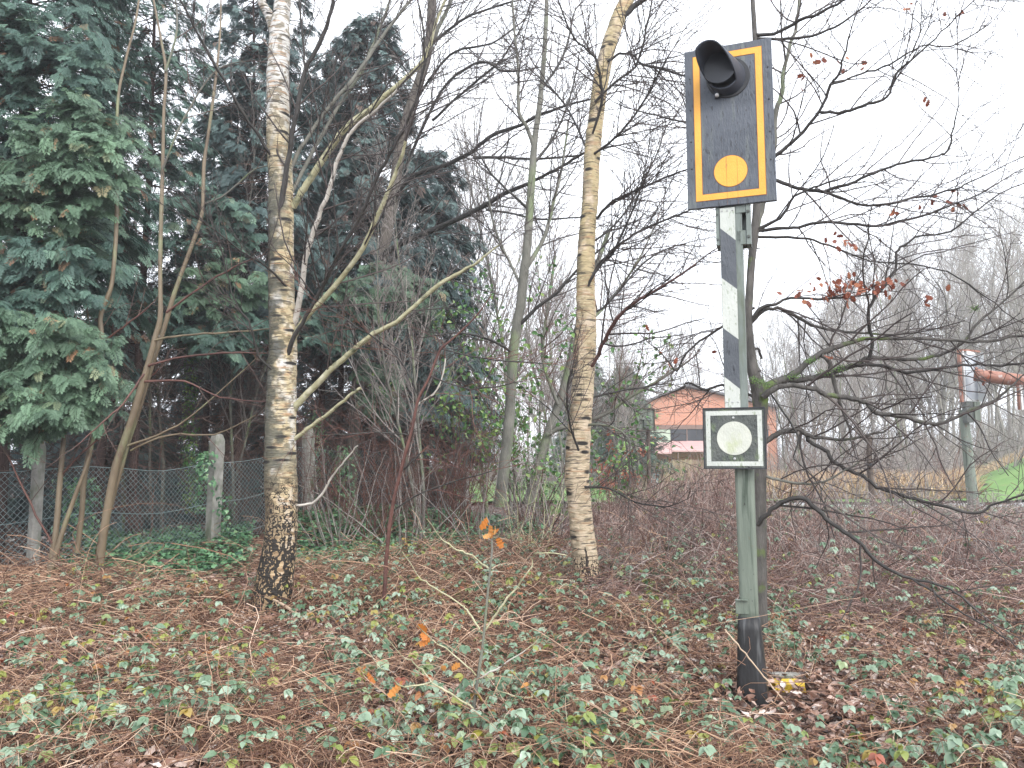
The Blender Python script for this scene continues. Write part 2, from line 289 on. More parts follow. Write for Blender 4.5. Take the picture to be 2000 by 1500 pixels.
def scatter(name, tmplV, tmplF, pos, fwd, nor, size, m, parent=None, rnd=None, wid=None, kind=None, smooth=False):
    """many copies of a small leaf shape written into ONE mesh: x = fwd, z = nor"""
    pos = np.asarray(pos, float); fwd = np.asarray(fwd, float); nor = np.asarray(nor, float); n = len(pos)
    fwd = fwd/(np.linalg.norm(fwd, axis=1, keepdims=True)+1e-9)
    y = np.cross(nor, fwd); y /= np.linalg.norm(y, axis=1, keepdims=True)+1e-9; z = np.cross(fwd, y)
    size = np.broadcast_to(np.asarray(size, float), (n,)); wid = np.ones(n) if wid is None else wid
    if isinstance(tmplV, list):   # several shapes shared out at random, still one mesh
        w = RNG.integers(0, len(tmplV), n); Vs, Fs, rs, b = [], [], [], 0; rr_ = RNG.random(n) if rnd is None else rnd
        for q, (tv, tf) in enumerate(tmplV):
            mk = w == q; m_ = int(mk.sum()); k = len(tv)
            V = pos[mk][:, None, :]+size[mk][:, None, None]*(tv[None, :, 0:1]*fwd[mk][:, None, :]+tv[None, :, 1:2]*y[mk][:, None, :]+tv[None, :, 2:3]*z[mk][:, None, :])
            Vs.append(V.reshape(-1, 3)); Fs.append((tf[None]+(np.arange(m_)*k)[:, None, None]).reshape(-1, tf.shape[1])+b); rs.append(np.repeat(rr_[mk], k)); b += m_*k
        return raw_mesh(name, np.concatenate(Vs), Fs, m, parent, smooth=smooth, rnd=np.concatenate(rs))
    k = len(tmplV); t = tmplV
    V = pos[:, None, :] + size[:, None, None]*(t[None, :, 0:1]*fwd[:, None, :] + t[None, :, 1:2]*wid[:, None, None]*y[:, None, :] + t[None, :, 2:3]*z[:, None, :])
    F = [(f[None]+(np.arange(n)*k)[:, None, None]).reshape(-1, f.shape[1]) for f in (tmplF if isinstance(tmplF, list) else [tmplF])]
    r = RNG.random(n) if rnd is None else rnd
    return raw_mesh(name, V.reshape(-1, 3), F, m, parent, smooth=smooth, rnd=np.repeat(r, k))

# leaf shapes
def leaf_tmpl(w=.36, fold=.1, curl=-.15, serr=0.):
    xs = [0, .22, .45, .7, .88, 1.0]; ws = [0.02, .8, 1., .78, .38, 0]
    V = []
    for x, q in zip(xs, ws): V += [(x, 0, curl*x*x), (x-(.05 if serr else 0), w*q, curl*x*x+fold*q), (x-(.05 if serr else 0), -w*q, curl*x*x+fold*q)]
    F = []
    for i in range(5):
        a, b = 3*i, 3*i+3; F += [(a, b, b+1, a+1), (a, a+2, b+2, b)]
    return np.array(V), np.array(F)
LEAF = leaf_tmpl(.36, .13, -.3, 1)
def oak_tmpl():
    out = [(0, .02), (.15, .10), (.22, .22), (.32, .14), (.42, .30), (.52, .18), (.64, .33), (.74, .18), (.86, .2), (.92, .1), (1, 0)]
    V = [(x, y, -.25*x*x+.25*abs(y)) for x, y in out] + [(x, -y, -.25*x*x+.25*abs(y)) for x, y in out[1:-1]]
    n = len(out); up = list(range(n)); lo = [0]+[n+i for i in range(n-2)]+[n-1]
    F = [(up[i], lo[i], lo[i+1], up[i+1]) for i in range(1, n-1)]
    return np.array(V), np.array(F[:-1])
OAK = oak_tmpl()
def litter_tmpl(c):
    V = [(0, 0, 0), (.3, .26, .10*c), (.3, -.26, .16*c), (.7, .24, .2*c), (.7, -.22, .05), (1, 0, .22*c), (.5, 0, -.04)]
    F = [(0, 6, 1), (0, 2, 6), (1, 6, 3), (2, 4, 6), (3, 6, 5), (4, 5, 6)]
    return np.array(V), np.array(F)
def ivy_tmpl():
    o = [(0, 0), (.1, .38), (.38, .5), (.45, .3), (1, 0), (.45, -.3), (.38, -.5), (.1, -.38)]
    V = [(.3, 0, .05)]+[(x, y, -.12*(x*x+y*y)) for x, y in o]
    return np.array(V), np.array([(0, i, i % 8+1) for i in range(1, 9)])
def frond_tmpl(n=7, seed=0):
    """a flat cypress spray: an axis with two rows of narrow branchlets, each forked once, tips drooping"""
    r = random.Random(seed); V, F = [], []
    def blade(x0, y0, x1, y1, w):
        dx, dy = x1-x0, y1-y0; l = math.hypot(dx, dy) or 1; nx, ny = -dy/l*w, dx/l*w; mxx, my = x0+dx*.55, y0+dy*.55; b = len(V)
        for (x, y) in ((x0, y0), (mxx+nx, my+ny), (x1, y1), (mxx-nx, my-ny)):
            V.append((x, y, -.28*x*x-.18*y*y+r.uniform(-.012, .012)))
        F.append((b, b+1, b+2, b+3))
    blade(0, 0, 1, 0, .03)
    for i in range(n):
        x = .1+.82*i/n; l = (.50*(1-x)**.6+.06)*r.uniform(.8, 1.15); a = math.radians(r.uniform(34, 50))
        for s in (1, -1):
            xx = x+(.03 if s > 0 else 0); ex, ey = xx+l*math.cos(a), s*l*math.sin(a)
            blade(xx, 0, ex, ey, .032)
            for q in (.4, .68):
                mx_, my_ = xx+(ex-xx)*q, ey*q; ll = l*.42*(1.25-q)
                blade(mx_, my_, mx_+ll, my_+s*ll*.05, .026)
                if q < .5: blade(mx_, my_, mx_+ll*.35, my_+s*ll*.95, .024)
    return np.array(V), np.array(F)
FRONDS = [frond_tmpl(7, 1), frond_tmpl(6, 2), frond_tmpl(5, 3)]

# ---------------------------------------------------------------- ground
def gz(x, y):
    x = np.asarray(x, float); y = np.asarray(y, float)
    h = .05*np.sin(x*1.3+.4)*np.sin(y*.9+1) + .03*np.sin(x*2.9+y*1.7) + .015*np.sin(x*6.1-y*5.3)
    h = h*np.clip((60-y)/40, .2, 1)
    h = h + .42*np.exp(-((x+3.2)/3.0)**2-((y-16.3)/2.6)**2)
    r = np.clip((y-27)/10, 0, 1); r = r*r*(3-2*r)
    h = h + np.clip((x-.575*y)*.42, 0, 7)*r
    return h
def gzf(x, y): return float(gz(x, y))
def sheet(name, xs, ys, m, off, mask=None, label=None, kind='structure', cat=None):
    X, Y = np.meshgrid(xs, ys); Z = gz(X, Y)+off
    V = np.stack([X, Y, Z], -1).reshape(-1, 3); nx, ny = len(xs), len(ys)
    i = np.arange(nx*ny).reshape(ny, nx); F = np.stack([i[:-1, :-1], i[:-1, 1:], i[1:, 1:], i[1:, :-1]], -1).reshape(-1, 4)
    if mask is not None:
        c = V[F].mean(axis=1); F = F[mask(c[:, 0], c[:, 1])]
        u, inv = np.unique(F, return_inverse=True); V = V[u]; F = inv.reshape(F.shape)
    return tag(raw_mesh(name, V, F, m), label, cat, kind=kind)
xs = np.unique(np.concatenate([np.arange(-14, 20.01, .2), np.array([-150, -110, -80, -60, -40, -30, -25, -20, -17]), np.arange(20, 60, 1.5), np.array([70, 90, 120, 150])]))
ys = np.unique(np.concatenate([np.arange(2, 24, .2), np.arange(24, 60, .8), np.array([-20, -10, -5, 0, 65, 75, 90, 120, 150])]))
sheet('ground', xs, ys, 'soil', 0, label='brown woodland soil under the leaf litter')
fx = np.unique(np.concatenate([np.arange(-30, 60, .75), np.arange(60, 145, 12)])); fy = np.unique(np.concatenate([np.arange(28.4, 60, .8), np.arange(60, 146, 10)]))
sheet('lawn', fx, fy, 'lawn', .12, label='bright green mown grass beyond the path')
sheet('path', np.arange(9, 60, .75), np.array([25.6, 26.3, 27, 27.7, 28.3]), 'path', .03, label='wet pale grey path running between the brambles and the lawn')

# ---------------------------------------------------------------- branch growth
def vn(v):
    l = math.sqrt(v[0]*v[0]+v[1]*v[1]+v[2]*v[2]) or 1e-9; return (v[0]/l, v[1]/l, v[2]/l)
def rvec(s=1.): return (random.gauss(0, s), random.gauss(0, s), random.gauss(0, s))
def perp(d):
    for _ in range(4):
        r = rvec(); k = r[0]*d[0]+r[1]*d[1]+r[2]*d[2]; q = (r[0]-k*d[0], r[1]-k*d[1], r[2]-k*d[2])
        if q[0]**2+q[1]**2+q[2]**2 > .05: return vn(q)
    return (1, 0, 0)
def walk(p, d, L, r0, r1, n, wob, up):
    """a wandering path of n segments; up bends it to the sky (or down, negative)"""
    pts = [p]; rad = [r0]; s = L/n
    for i in range(n):
        g = rvec(wob); d = vn((d[0]+g[0], d[1]+g[1], d[2]+g[2]+up)); p = (p[0]+d[0]*s, p[1]+d[1]*s, p[2]+d[2]*s)
        pts.append(p); rad.append(r0+(r1-r0)*(i+1)/n)
    return pts, rad
def sidegrow(T, pts, rad, lv, P, tips=None):
    """side shoots on a path. P: list per level of (spacing, len lo, len hi, angle deg, wobble, up, nseg); T: Tubes per level"""
    if lv >= len(P): 
        if tips is not None: tips.append(pts[-1])
        return
    sp, l0, l1, ang, wob, up, ns = P[lv][:7]; rmin = P[lv][7]; start = P[lv][8] if len(P[lv]) > 8 else .12
    n = len(pts)-1; tot = sum(math.dist(pts[i], pts[i+1]) for i in range(n)); acc = 0; nxt = tot*start+random.uniform(0, sp)
    for i in range(n):
        a, b = pts[i], pts[i+1]; sl = math.dist(a, b)
        if sl < 1e-6: continue
        d = vn((b[0]-a[0], b[1]-a[1], b[2]-a[2]))
        while acc+sl > nxt:
            t = (nxt-acc)/sl; f = nxt/tot
            q = (a[0]+(b[0]-a[0])*t, a[1]+(b[1]-a[1])*t, a[2]+(b[2]-a[2])*t); rr = rad[i]+(rad[i+1]-rad[i])*t
            an = math.radians(random.gauss(ang, 10)); pp = perp(d); c, s_ = math.cos(an), math.sin(an)
            dd = vn((d[0]*c+pp[0]*s_, (d[1]*c+pp[1]*s_)*.8, d[2]*c+pp[2]*s_))
            L = random.uniform(l0, l1)*(1-.55*f); r0 = max(rmin, min(rr*.6, L*.012)); 
            k, kr = walk(q, dd, L, r0, max(rmin*.7, r0*.45), ns, wob, up)
            T[min(lv, len(T)-1)].add(k, kr); sidegrow(T, k, kr, lv+1, P, tips)
            nxt += sp*random.uniform(.5, 1.5)
        acc += sl
    if tips is not None and lv > 0: tips.append(pts[-1])
def smooth_trace(tr, d0, d1, sub=4, jit=.0):
    """photo trace [(px,py,width_px)...] to a 3-D path between depths d0 and d1"""
    n = len(tr); pts, rad = [], []
    cum = [0]
    for i in range(1, n): cum.append(cum[-1]+math.dist(tr[i][:2], tr[i-1][:2]))
    key = []
    for i in range(n):
        d = d0+(d1-d0)*cum[i]/cum[-1]; key.append((*PX(tr[i][0], tr[i][1], d), tr[i][2]/2/FPX*d))
    for i in range(n-1):
        p0, p1, p2, p3 = key[max(0, i-1)], key[i], key[i+1], key[min(n-1, i+2)]
        for s in range(sub):
            t = s/sub
            q = [.5*((2*p1[k])+(-p0[k]+p2[k])*t+(2*p0[k]-5*p1[k]+4*p2[k]-p3[k])*t*t+(-p0[k]+3*p1[k]-3*p2[k]+p3[k])*t**3) for k in range(4)]
            pts.append((q[0]+random.gauss(0, jit), q[1]+random.gauss(0, jit), q[2]+random.gauss(0, jit))); rad.append(max(.001, q[3]))
    pts.append(key[-1][:3]); rad.append(key[-1][3])
    return pts, rad
def wtr(pts, w0, w1):
    n = len(pts); return [(p[0], p[1], w0+(w1-w0)*i/(n-1)) for i, p in enumerate(pts)]
def crown(TT, m, root, name='crown'):
    a = Tubes()
    for t in TT:
        for k, v in t.g.items(): a.g.setdefault(k, []).extend(v)
    if a.n(): a.build(name, m, root, 3)
def hero(name, label, cat, trunks, limbs, tw, mats, group=None, trunk_sides=14, tips_to=None):
    """a tree traced limb by limb: trunks/limbs = (trace, d0, d1, material); tw: twig growth params; mats: (trunk, twig)"""
    b = trunks[0][0][0]; base = PX(b[0], b[1], trunks[0][1])
    root = thing(name, label, cat, base, group)
    for (tr, d0, d1) in trunks:
        t = Tubes(); p, r = smooth_trace(tr, d0, d1, 8); t.add(p, r); t.build('trunk', mats[0], root, trunk_sides, rough=.035)
    TT = [Tubes(), Tubes(), Tubes()]
    for lb in limbs:
        tr, d0, d1, mm = lb[:4]; dens = lb[4] if len(lb) > 4 else 1
        p, r = smooth_trace(tr, d0, d1, 4, .004); t = Tubes(); t.add(p, r); t.build('limb', mm, root, 7, rough=.06)
        if dens:
            tips = []
            P = [list(x) for x in tw]; P[0][0] /= dens
            k, kr = walk(p[-1], vn(tuple(np.subtract(p[-1], p[-2]))), min(random.uniform(.5, 1.1), .35*sum(math.dist(p[i], p[i+1]) for i in range(len(p)-1))), r[-1], .003, 6, .12, .03)
            TT[0].add(k, kr)
            sidegrow(TT, p+k[1:], r+kr[1:], 0, P, tips)
            if tips_to is not None: tips_to.extend(tips)
    crown(TT, mats[1], root)
    return root

# ---------------------------------------------------------------- the railway signal
YAW = math.radians(19.5); SU = np.array([math.cos(YAW), -math.sin(YAW), 0.]); SN = np.array([-math.sin(YAW), -math.cos(YAW), 0.])
SD = 5.3; _b = PX(1468, 1345, SD); SO = np.array([_b[0], _b[1], gzf(_b[0], _b[1])])
def on_plane(px, py, off=0.):
    """where the ray through a photo pixel meets the board's plane: (across, height)"""
    c = np.array([0, 0, EYE]); q = np.array(PX(px, py, 1.)) - c; o = SO+SN*off
    t = ((o-c)@SN)/(q@SN); h = c+q*t; return float((h-SO)@SU), float(h[2]-SO[2])
def loc(a, b, z): return SO+SU*a+SN*b+np.array([0, 0, z])
class Solid:
    def __init__(s): s.V, s.F = [], {}
    def face(s, f): s.F.setdefault(len(f), []).append(f)
    def prism(s, outline, b0, b1, bev=.0):
        """outline [(a,z)] extruded along the normal between b0 (back) and b1 (front), front edge bevelled"""
        n = len(outline); ca = sum(p[0] for p in outline)/n; cz = sum(p[1] for p in outline)/n; k = len(s.V)
        rings = [(b0, 0), (b1-bev, 0), (b1, bev)] if bev else [(b0, 0), (b1, 0)]
        for bb, ins in rings:
            for a, z in outline:
                l = math.hypot(a-ca, z-cz) or 1; s.V.append(loc(a-(a-ca)/l*ins, bb, z-(z-cz)/l*ins))
        for r in range(len(rings)-1):
            for i in range(n): j = (i+1) % n; s.face((k+r*n+i, k+r*n+j, k+(r+1)*n+j, k+(r+1)*n+i))
        e = k+(len(rings)-1)*n; s.face(tuple(range(e, e+n))); s.face(tuple(range(k+n-1, k-1, -1)))
        return s
    def box(s, a0, a1, b0, b1, z0, z1, bev=.002): return s.prism([(a0, z0), (a1, z0), (a1, z1), (a0, z1)], b0, b1, bev)
    def loft(s, rings):
        k = len(s.V); n = len(rings[0])
        for r in rings: s.V += [np.array(p) for p in r]
        for r in range(len(rings)-1):
            for i in range(n): j = (i+1) % n; s.face((k+r*n+i, k+r*n+j, k+(r+1)*n+j, k+(r+1)*n+i))
        s.face(tuple(range(k+n-1, k-1, -1))); e = k+(len(rings)-1)*n; s.face(tuple(range(e, e+n))); return s
    def build(s, name, m, parent=None, smooth=False): return raw_mesh(name, np.array(s.V), [np.array(v) for v in s.F.values()], m, parent, smooth)
def disc(a, z, r, n=40): return [(a+r*math.cos(i*2*math.pi/n), z+r*math.sin(i*2*math.pi/n)) for i in range(n)]
sig = thing('railway_signal', 'tall railway signal with an amber-bordered dark board and hooded lamp on a striped green post', 'signal', tuple(SO))
# board
BO = .09
cor = [on_plane(*p, BO) for p in ((1335, 103), (1506, 72), (1518, 390), (1345, 410))]
a0 = (cor[0][0]+cor[3][0])/2; a1 = (cor[1][0]+cor[2][0])/2; z1 = (cor[0][1]+cor[1][1])/2; z0 = (cor[2][1]+cor[3][1])/2
Solid().box(a0, a1, BO-.028, BO, z0, z1, .003).build('board', 'board_blue', sig)
bw, bh = a1-a0, z1-z0
def ring(s, A0, A1, Z0, Z1, w, b0, b1):
    s.box(A0, A1, b0, b1, Z1-w, Z1, .0004).box(A0, A1, b0, b1, Z0, Z0+w, .0004)
    s.box(A0, A0+w, b0, b1, Z0+w+.0005, Z1-w-.0005, .0004).box(A1-w, A1, b0, b1, Z0+w+.0005, Z1-w-.0005, .0004)
i0, i1, j0, j1 = a0+bw*.1, a1-bw*.115, z0+bh*.043, z1-bh*.045; fw = bw*.073
e = Solid(); ring(e, i0-.004, i1+.004, j0-.004, j1+.004, fw+.008, BO-.001, BO+.0012); e.build('border_edge', 'amber_edge', sig)
e = Solid(); ring(e, i0, i1, j0, j1, fw, BO-.001, BO+.0030); e.build('border', 'amber', sig)
dca, dcz = on_plane(1427, 334, BO); dr = (on_plane(1460, 334, BO)[0]-on_plane(1395, 334, BO)[0])/2
Solid().prism(disc(dca, dcz, dr+.004), BO-.001, BO+.0012).build('disc_edge', 'amber_edge', sig)
Solid().prism(disc(dca, dcz, dr), BO-.001, BO+.003, .0004).build('amber_disc', 'amber', sig)
sm_ = Solid()
for q in (1419, 1440):
    aa = on_plane(q, 330, BO)[0]; sm_.box(aa-.0006, aa+.0006, BO+.0031, BO+.0042, z0+.002, dcz+dr*.93, .0003)
sm_.build('panel_seams', 'amber_edge', sig)
s = Solid()
for za in (.25, .42, .62, .82):
    for aa in (a0+.035, a1-.03): Solid().prism(disc(aa, z0+bh*za, .006, 10), BO-.001, BO+.005, .002).build('rivet', 'board_edge', sig)
# hooded lamp: a tapered tube cut back underneath
hc = on_plane(1422, 152, BO); rings = []; V, F = [], []
nA, nL, HL, hr = 40, 14, .32, .136
ux, uz = np.array([1, 0.]), np.array([0, 1.])
for shell in (0, 1):
    for i in range(nL+1):
        for j in range(nA):
            th = 2*math.pi*j/nA; cx, cz = math.cos(th), math.sin(th)
            full = HL*(.30+.70*min(1, max(0, (cz+.55)/1.1))**.8); t = i/nL; b = full*t
            r = (hr-.022*b/HL)*(1-(.012/hr)*shell)
            oz = .02*b/HL
            V.append(loc(hc[0]+r*cx*.90-.34*b, BO+b+(.0015 if shell else 0), hc[1]+r*cz+oz))
def hid(sh, i, j): return sh*(nL+1)*nA+i*nA+j % nA
for i in range(nL):
    for j in range(nA):
        F.append((hid(0, i, j), hid(0, i, j+1), hid(0, i+1, j+1), hid(0, i+1, j))); F.append((hid(1, i, j), hid(1, i+1, j), hid(1, i+1, j+1), hid(1, i, j+1)))
for j in range(nA): F.append((hid(0, nL, j), hid(0, nL, j+1), hid(1, nL, j+1), hid(1, nL, j)))
hood = raw_mesh('lamp_hood', np.array(V), np.array(F), 'hood', sig)
Solid().prism(disc(hc[0], hc[1], hr-.016), BO+.001, BO+.006).build('lamp_recess', 'hood', sig)
Solid().prism(disc(hc[0]-.34*.15, hc[1]+.01, hr-.026), BO+.145, BO+.15).build('hood_filler', 'hood_filler', sig); rc = Solid(); rc.prism(disc(hc[0], hc[1], hr+.014), BO-.001, BO+.008, .004); rc.build('lamp_flange', 'board_edge', sig)  # inner disc added to lighten the black opening of the hood
lc = on_plane(1400, 184, BO+.05); Solid().prism(disc(lc[0], lc[1], .013, 18), BO+.02, BO+.05, .006).build('glint_nub', 'lens', sig, True)  # a white glint on the signal, shaped as a small pale nub
lw = Solid(); lw.box(lc[0]-.02, lc[0]+.02, BO+.001, BO+.0195, lc[1]-.012, lc[1]+.035); lw.build('nub_backing', 'hood', sig)  # backing made up to carry the glint nub
# striped mast strip
SF = .075
def op(px, py): return on_plane(px, py, SF)
sa0 = (op(1405, 408)[0]+op(1417, 795)[0])/2; sa1 = (op(1433, 408)[0]+op(1447, 795)[0])/2+.002; sz1 = op(1418, 406)[1]; 
zs = [op(1405, y)[1] for y in (446, 543, 641, 736)]; zr = [op(1435, y)[1] for y in (469, 565, 663, 760)]
pz0 = on_plane(1435, 800, .11)[1]
lv = [(sz1, sz1)]+list(zs and zip(zs, zr))+[(pz0-.02, pz0-.02)]
for k in range(5):
    (l1, r1), (l0, r0) = lv[k], lv[k+1]; wh = k % 2 == 0
    Solid().prism([(sa0, l0), (sa1, r0), (sa1, r1), (sa0, l1)], SF-.004, SF, .0003).build('white_stripe' if wh else 'dark_stripe', 'plate_white' if wh else 'strip_dark', sig)
bk = Solid(); bk.box(sa0-.003, sa1+.003, SF-.012, SF-.005, pz0-.03, sz1+.003); bk.build('strip_backing', 'steel', sig)
bt = Solid()
for z in (sz1-.02, pz0+.055):
    for q in (.15, .5, .85): Solid().prism(disc(sa0+(sa1-sa0)*q, z, .006, 10), SF-.001, SF+.005, .002).build('bolt', 'bolt', sig)
# upper steel channel behind the strip, its lower part goes into the green post
ct = on_plane(1448, 400, .02)[0]; 
ua0 = on_plane(1434, 600, .0)[0]-.05; ua1 = (on_plane(1452, 500, .0)[0]+on_plane(1460, 760, .0)[0])/2
gz1 = on_plane(1455, 800, .02)[1]
c = Solid(); c.box(ua0, ua1-.012, .0, SF-.013, gz1-.25, z0+.35).box(ua1-.012, ua1, -.06, SF-.018, gz1-.25, z0+.35).box(ua0, ua0+.01, -.06, -.001, gz1-.25, z0+.35); c.build('channel_post', 'steel', sig)
# mounting bracket below the board
q0, q1 = on_plane(1398, 405, .03), on_plane(1468, 478, .03)
br = Solid(); br.box(q0[0], sa0-.006, -.03, .062, on_plane(1400, 482, .03)[1], z0+.2)
br.box(sa1+.008, q1[0]-.032, .005, .066, z0-.055, z0+.2).box(sa1+.008, q1[0]-.032, .005, .062, q1[1], q1[1]+.10)
br.box(q1[0]-.030, q1[0], -.05, .07, q1[1]-.005, z0+.2)
br.box(q0[0], q1[0], -.06, -.035, q1[1], z0+.25); br.build('mounting_bracket', 'steel', sig)
bb = Solid()
for z in (z0-.05, q1[1]+.05): Solid().prism(disc(q1[0]-.015, z, .011, 8), .069, .080, .003).build('bolt', 'plate_dark', sig); Solid().prism(disc(q0[0]+.008, z, .009, 8), .061, .070, .003).build('bolt', 'plate_dark', sig)
# green post (round-cornered), welded collar, black tapered sleeve
def rsq(a0, a1, b0, b1, z, r=.02, n=5):
    o = []
    for (ca, cb, st) in ((a1-r, b1-r, 0), (a0+r, b1-r, 90), (a0+r, b0+r, 180), (a1-r, b0+r, 270)):
        for i in range(n): t = math.radians(st+90*i/(n-1)); o.append(loc(ca+r*math.cos(t), cb+r*math.sin(t), z))
    return o
pa = [on_plane(1434, 917, .05), on_plane(1472, 917, .05)]; pb = [on_plane(1445, 1200, .05), on_plane(1481, 1200, .05)]
ptop = on_plane(1452, 860, .02)[1]; pzb = pb[0][1]
rings = []
for t in np.linspace(0, 1, 14):
    z = pzb-.06+(ptop-pzb+.06)*t; A0 = pb[0][0]+(pa[0][0]-pb[0][0])*t; A1 = pb[1][0]+(pa[1][0]-pb[1][0])*t
    rings.append(rsq(A0, A1, -.07, .055, z, .026))
Solid().loft(rings).build('green_post', 'post_green', sig, True)
cl = Solid(); ca, cb_ = on_plane(1436, 1172, .06), on_plane(1462, 1200, .06)
cl.box(ca[0], cb_[0], .056, .062, cb_[1], ca[1]); cl.box(ca[0], cb_[0], .056, .078, ca[1]+.0005, ca[1]+.007); cl.build('welded_collar', 'post_green', sig)
u0, u1 = on_plane(1440, 1206, .08), on_plane(1483, 1204, .08); l0, l1 = on_plane(1437, 1360, .1), on_plane(1504, 1362, .1)
rings = []
for t in np.linspace(0, 1, 9):
    z = -.12+(u0[1]+.12)*t; A0 = l0[0]+(u0[0]-l0[0])*t; A1 = l1[0]+(u1[0]-l1[0])*t
    rings.append(rsq(A0, A1, -.16+.06*t, .13-.05*t, z, .02+.02*t))
sl = Solid().loft(rings); sl.build('black_sleeve', 'sleeve', sig, True)
# small repeater plate
PO = .115
cor = [on_plane(*p, PO) for p in ((1371, 798), (1492, 795), (1499, 914), (1377, 917))]
A0 = (cor[0][0]+cor[3][0])/2; A1 = (cor[1][0]+cor[2][0])/2; Z1 = (cor[0][1]+cor[1][1])/2; Z0 = (cor[2][1]+cor[3][1])/2; w = A1-A0
pl = Solid().box(A0, A1, PO-.022, PO, Z0, Z1, .002).build('square_plate', 'plate_dark', sig)
rm = Solid(); ring(rm, A0-.002, A1+.002, Z0-.002, Z1+.002, .008, PO-.03, PO+.006); rm.build('plate_rim', 'board_edge', pl)
e = Solid(); ring(e, A0+w*.045, A1-w*.05, Z0+w*.045, Z1-w*.05, w*.075, PO-.001, PO+.0025); e.build('white_border', 'plate_white', pl)
pc = on_plane(1434, 856, PO); pr = (on_plane(1468, 856, PO)[0]-on_plane(1400, 856, PO)[0])/2
Solid().prism(disc(pc[0], pc[1], pr), PO-.001, PO+.003, .0005).build('white_disc', 'plate_disc', pl)
b2 = Solid()
for q in (on_plane(1432, 816, PO), on_plane(1435, 896, PO)): Solid().prism(disc(q[0], q[1], .009, 14), PO-.001, PO+.008, .004).build('bolt', 'bolt', pl)
pb2 = Solid(); pb2.box(pa[0][0]-.01, pa[1][0]-.04, .0565, PO-.023, Z0+.06, Z0+.10).box(ua0+.01, ua1-.02, SF-.0125, PO-.023, Z1-.1, Z1-.06); pb2.build('plate_bracket', 'steel', pl)

# yellow marker block beside the foot
yb = PX(1541, 1352, 5.45); yz = gzf(yb[0], yb[1])
def block(name, m, c, sx, sy, sz, rot, z0, parent=None, bev=.012, jit=.006):
    V, F = [], []; co, si = math.cos(rot), math.sin(rot)
    for (z, ins) in ((0, 0), (sz-bev, 0), (sz, bev)):
        for (x, y) in ((-1, -1), (0, -1), (1, -1), (1, 0), (1, 1), (0, 1), (-1, 1), (-1, 0)):
            X, Y = x*(sx-ins)+random.gauss(0, jit), y*(sy-ins)+random.gauss(0, jit); V.append((c[0]+X*co-Y*si, c[1]+X*si+Y*co, z0+z+random.gauss(0, jit*.4)))
    for r in range(2):
        for i in range(8): j = (i+1) % 8; F.append((r*8+i, r*8+j, 8+r*8+j, 8+r*8+i))
    return raw_mesh(name, np.array(V), [np.array(F), np.array([tuple(range(16, 24))])], m, parent, False)
o = block('marker_block', 'yellow_paint', yb, .10, .055, .062, -.08, yz)
tag(o, 'chipped yellow painted block lying in leaves beside the black signal foot', 'marker block')
o = block('stone_slab', 'concrete', (yb[0]+.02, yb[1]+.14, 0), .11, .04, .078, -.05, yz)
tag(o, 'small mossy grey slab behind the yellow block', 'stone slab')

# ---------------------------------------------------------------- wire fence with concrete posts
FP = [(-12.5, -.8), (-9.4, 5.2), (-6.50, 10.6), (-5.15, 13.4), (-4.07, 15.5), (-2.35, 18.8), (-1.3, 21.6)]
fence = thing('chain_link_fence', 'chain-link fence with green wire on grey concrete posts in front of the conifers', 'fence', (FP[2][0], FP[2][1], 0))
def post(x, y, w, h, lean=0.):
    V, F = [], []; z0 = gzf(x, y)-.1; N = 12
    prof = [(0, 1, 0), (h*.4, 1, 0), (h*.8, 1, 0), (h*.86, 1.06, .01), (h*.95, 1.02, .01), (h, .72, .02), (h+.025, .3, .02)]
    sq = [(-1, -.75), (-.75, -1), (.75, -1), (1, -.75), (1, .75), (.75, 1), (-.75, 1), (-1, .75)]
    rt = math.radians(-28); V = []
    for (z, s, q) in prof:
        for (a, b) in sq:
            X, Y = a*w/2*s, b*w/2*s; V.append((x+X*math.cos(rt)-Y*math.sin(rt)+lean*z+random.gauss(0, .002), y+X*math.sin(rt)+Y*math.cos(rt), z0+z))
    for r in range(len(prof)-1):
        for i in range(8): j = (i+1) % 8; F.append((r*8+i, r*8+j, r*8+8+j, r*8+8+i))
    return raw_mesh('concrete_post', np.array(V), [np.array(F), np.array([tuple(range(len(V)-8, len(V)))])], 'concrete', fence, False)
for i, (x, y) in enumerate(FP[1:]): post(x, y, (.17, .13, .20, .19, .16, .15)[i], (1.95, 1.95, 2.05, 1.95, 1.75, 1.9)[i], (.0, .0, .01, -.02, 0, 0)[i])
FH = 1.42
def fence_xy(s):
    for i in range(len(FP)-1):
        l = math.dist(FP[i], FP[i+1])
        if s <= l or i == len(FP)-2: t = s/l; return FP[i][0]+(FP[i+1][0]-FP[i][0])*t, FP[i][1]+(FP[i+1][1]-FP[i][1])*t, t
        s -= l
TOT = sum(math.dist(FP[i], FP[i+1]) for i in range(len(FP)-1))
mesh_t = Tubes(); cw = .09; s0 = 7.0
nsg = 12
s = s0-FH
while s < TOT-.05:
    for dr_ in (1, -1):
        pts = []
        for k in range(nsg+1):
            z = FH*k/nsg; ss = s+(z if dr_ > 0 else FH-z)
            ss = min(max(ss, s0), TOT-.01); x, y, t = fence_xy(ss); sag = .03*math.sin(ss*3.1)*math.sin(z*2.2)
            pts.append((x+sag-.07, y-.04-sag, gzf(x, y)+.03+z-.03*4*t*(1-t)*z+random.gauss(0, .004)))
        mesh_t.add(pts, [.0034]*(nsg+1))
    s += cw
mesh_t.build('wire_mesh', 'wire', fence, 3)
for z in (FH+.01, FH*.52, .12):
    wt = Tubes(); pts = []
    for ss in np.arange(s0, TOT, .35):
        x, y, t = fence_xy(ss); pts.append((x-.075, y-.06, gzf(x, y)+.03+z-.10*t*(1-t)*z+random.gauss(0, .004)))
    wt.add(pts, [.0055]*len(pts)); wt.build('tension_wire', 'wire', fence, 4)

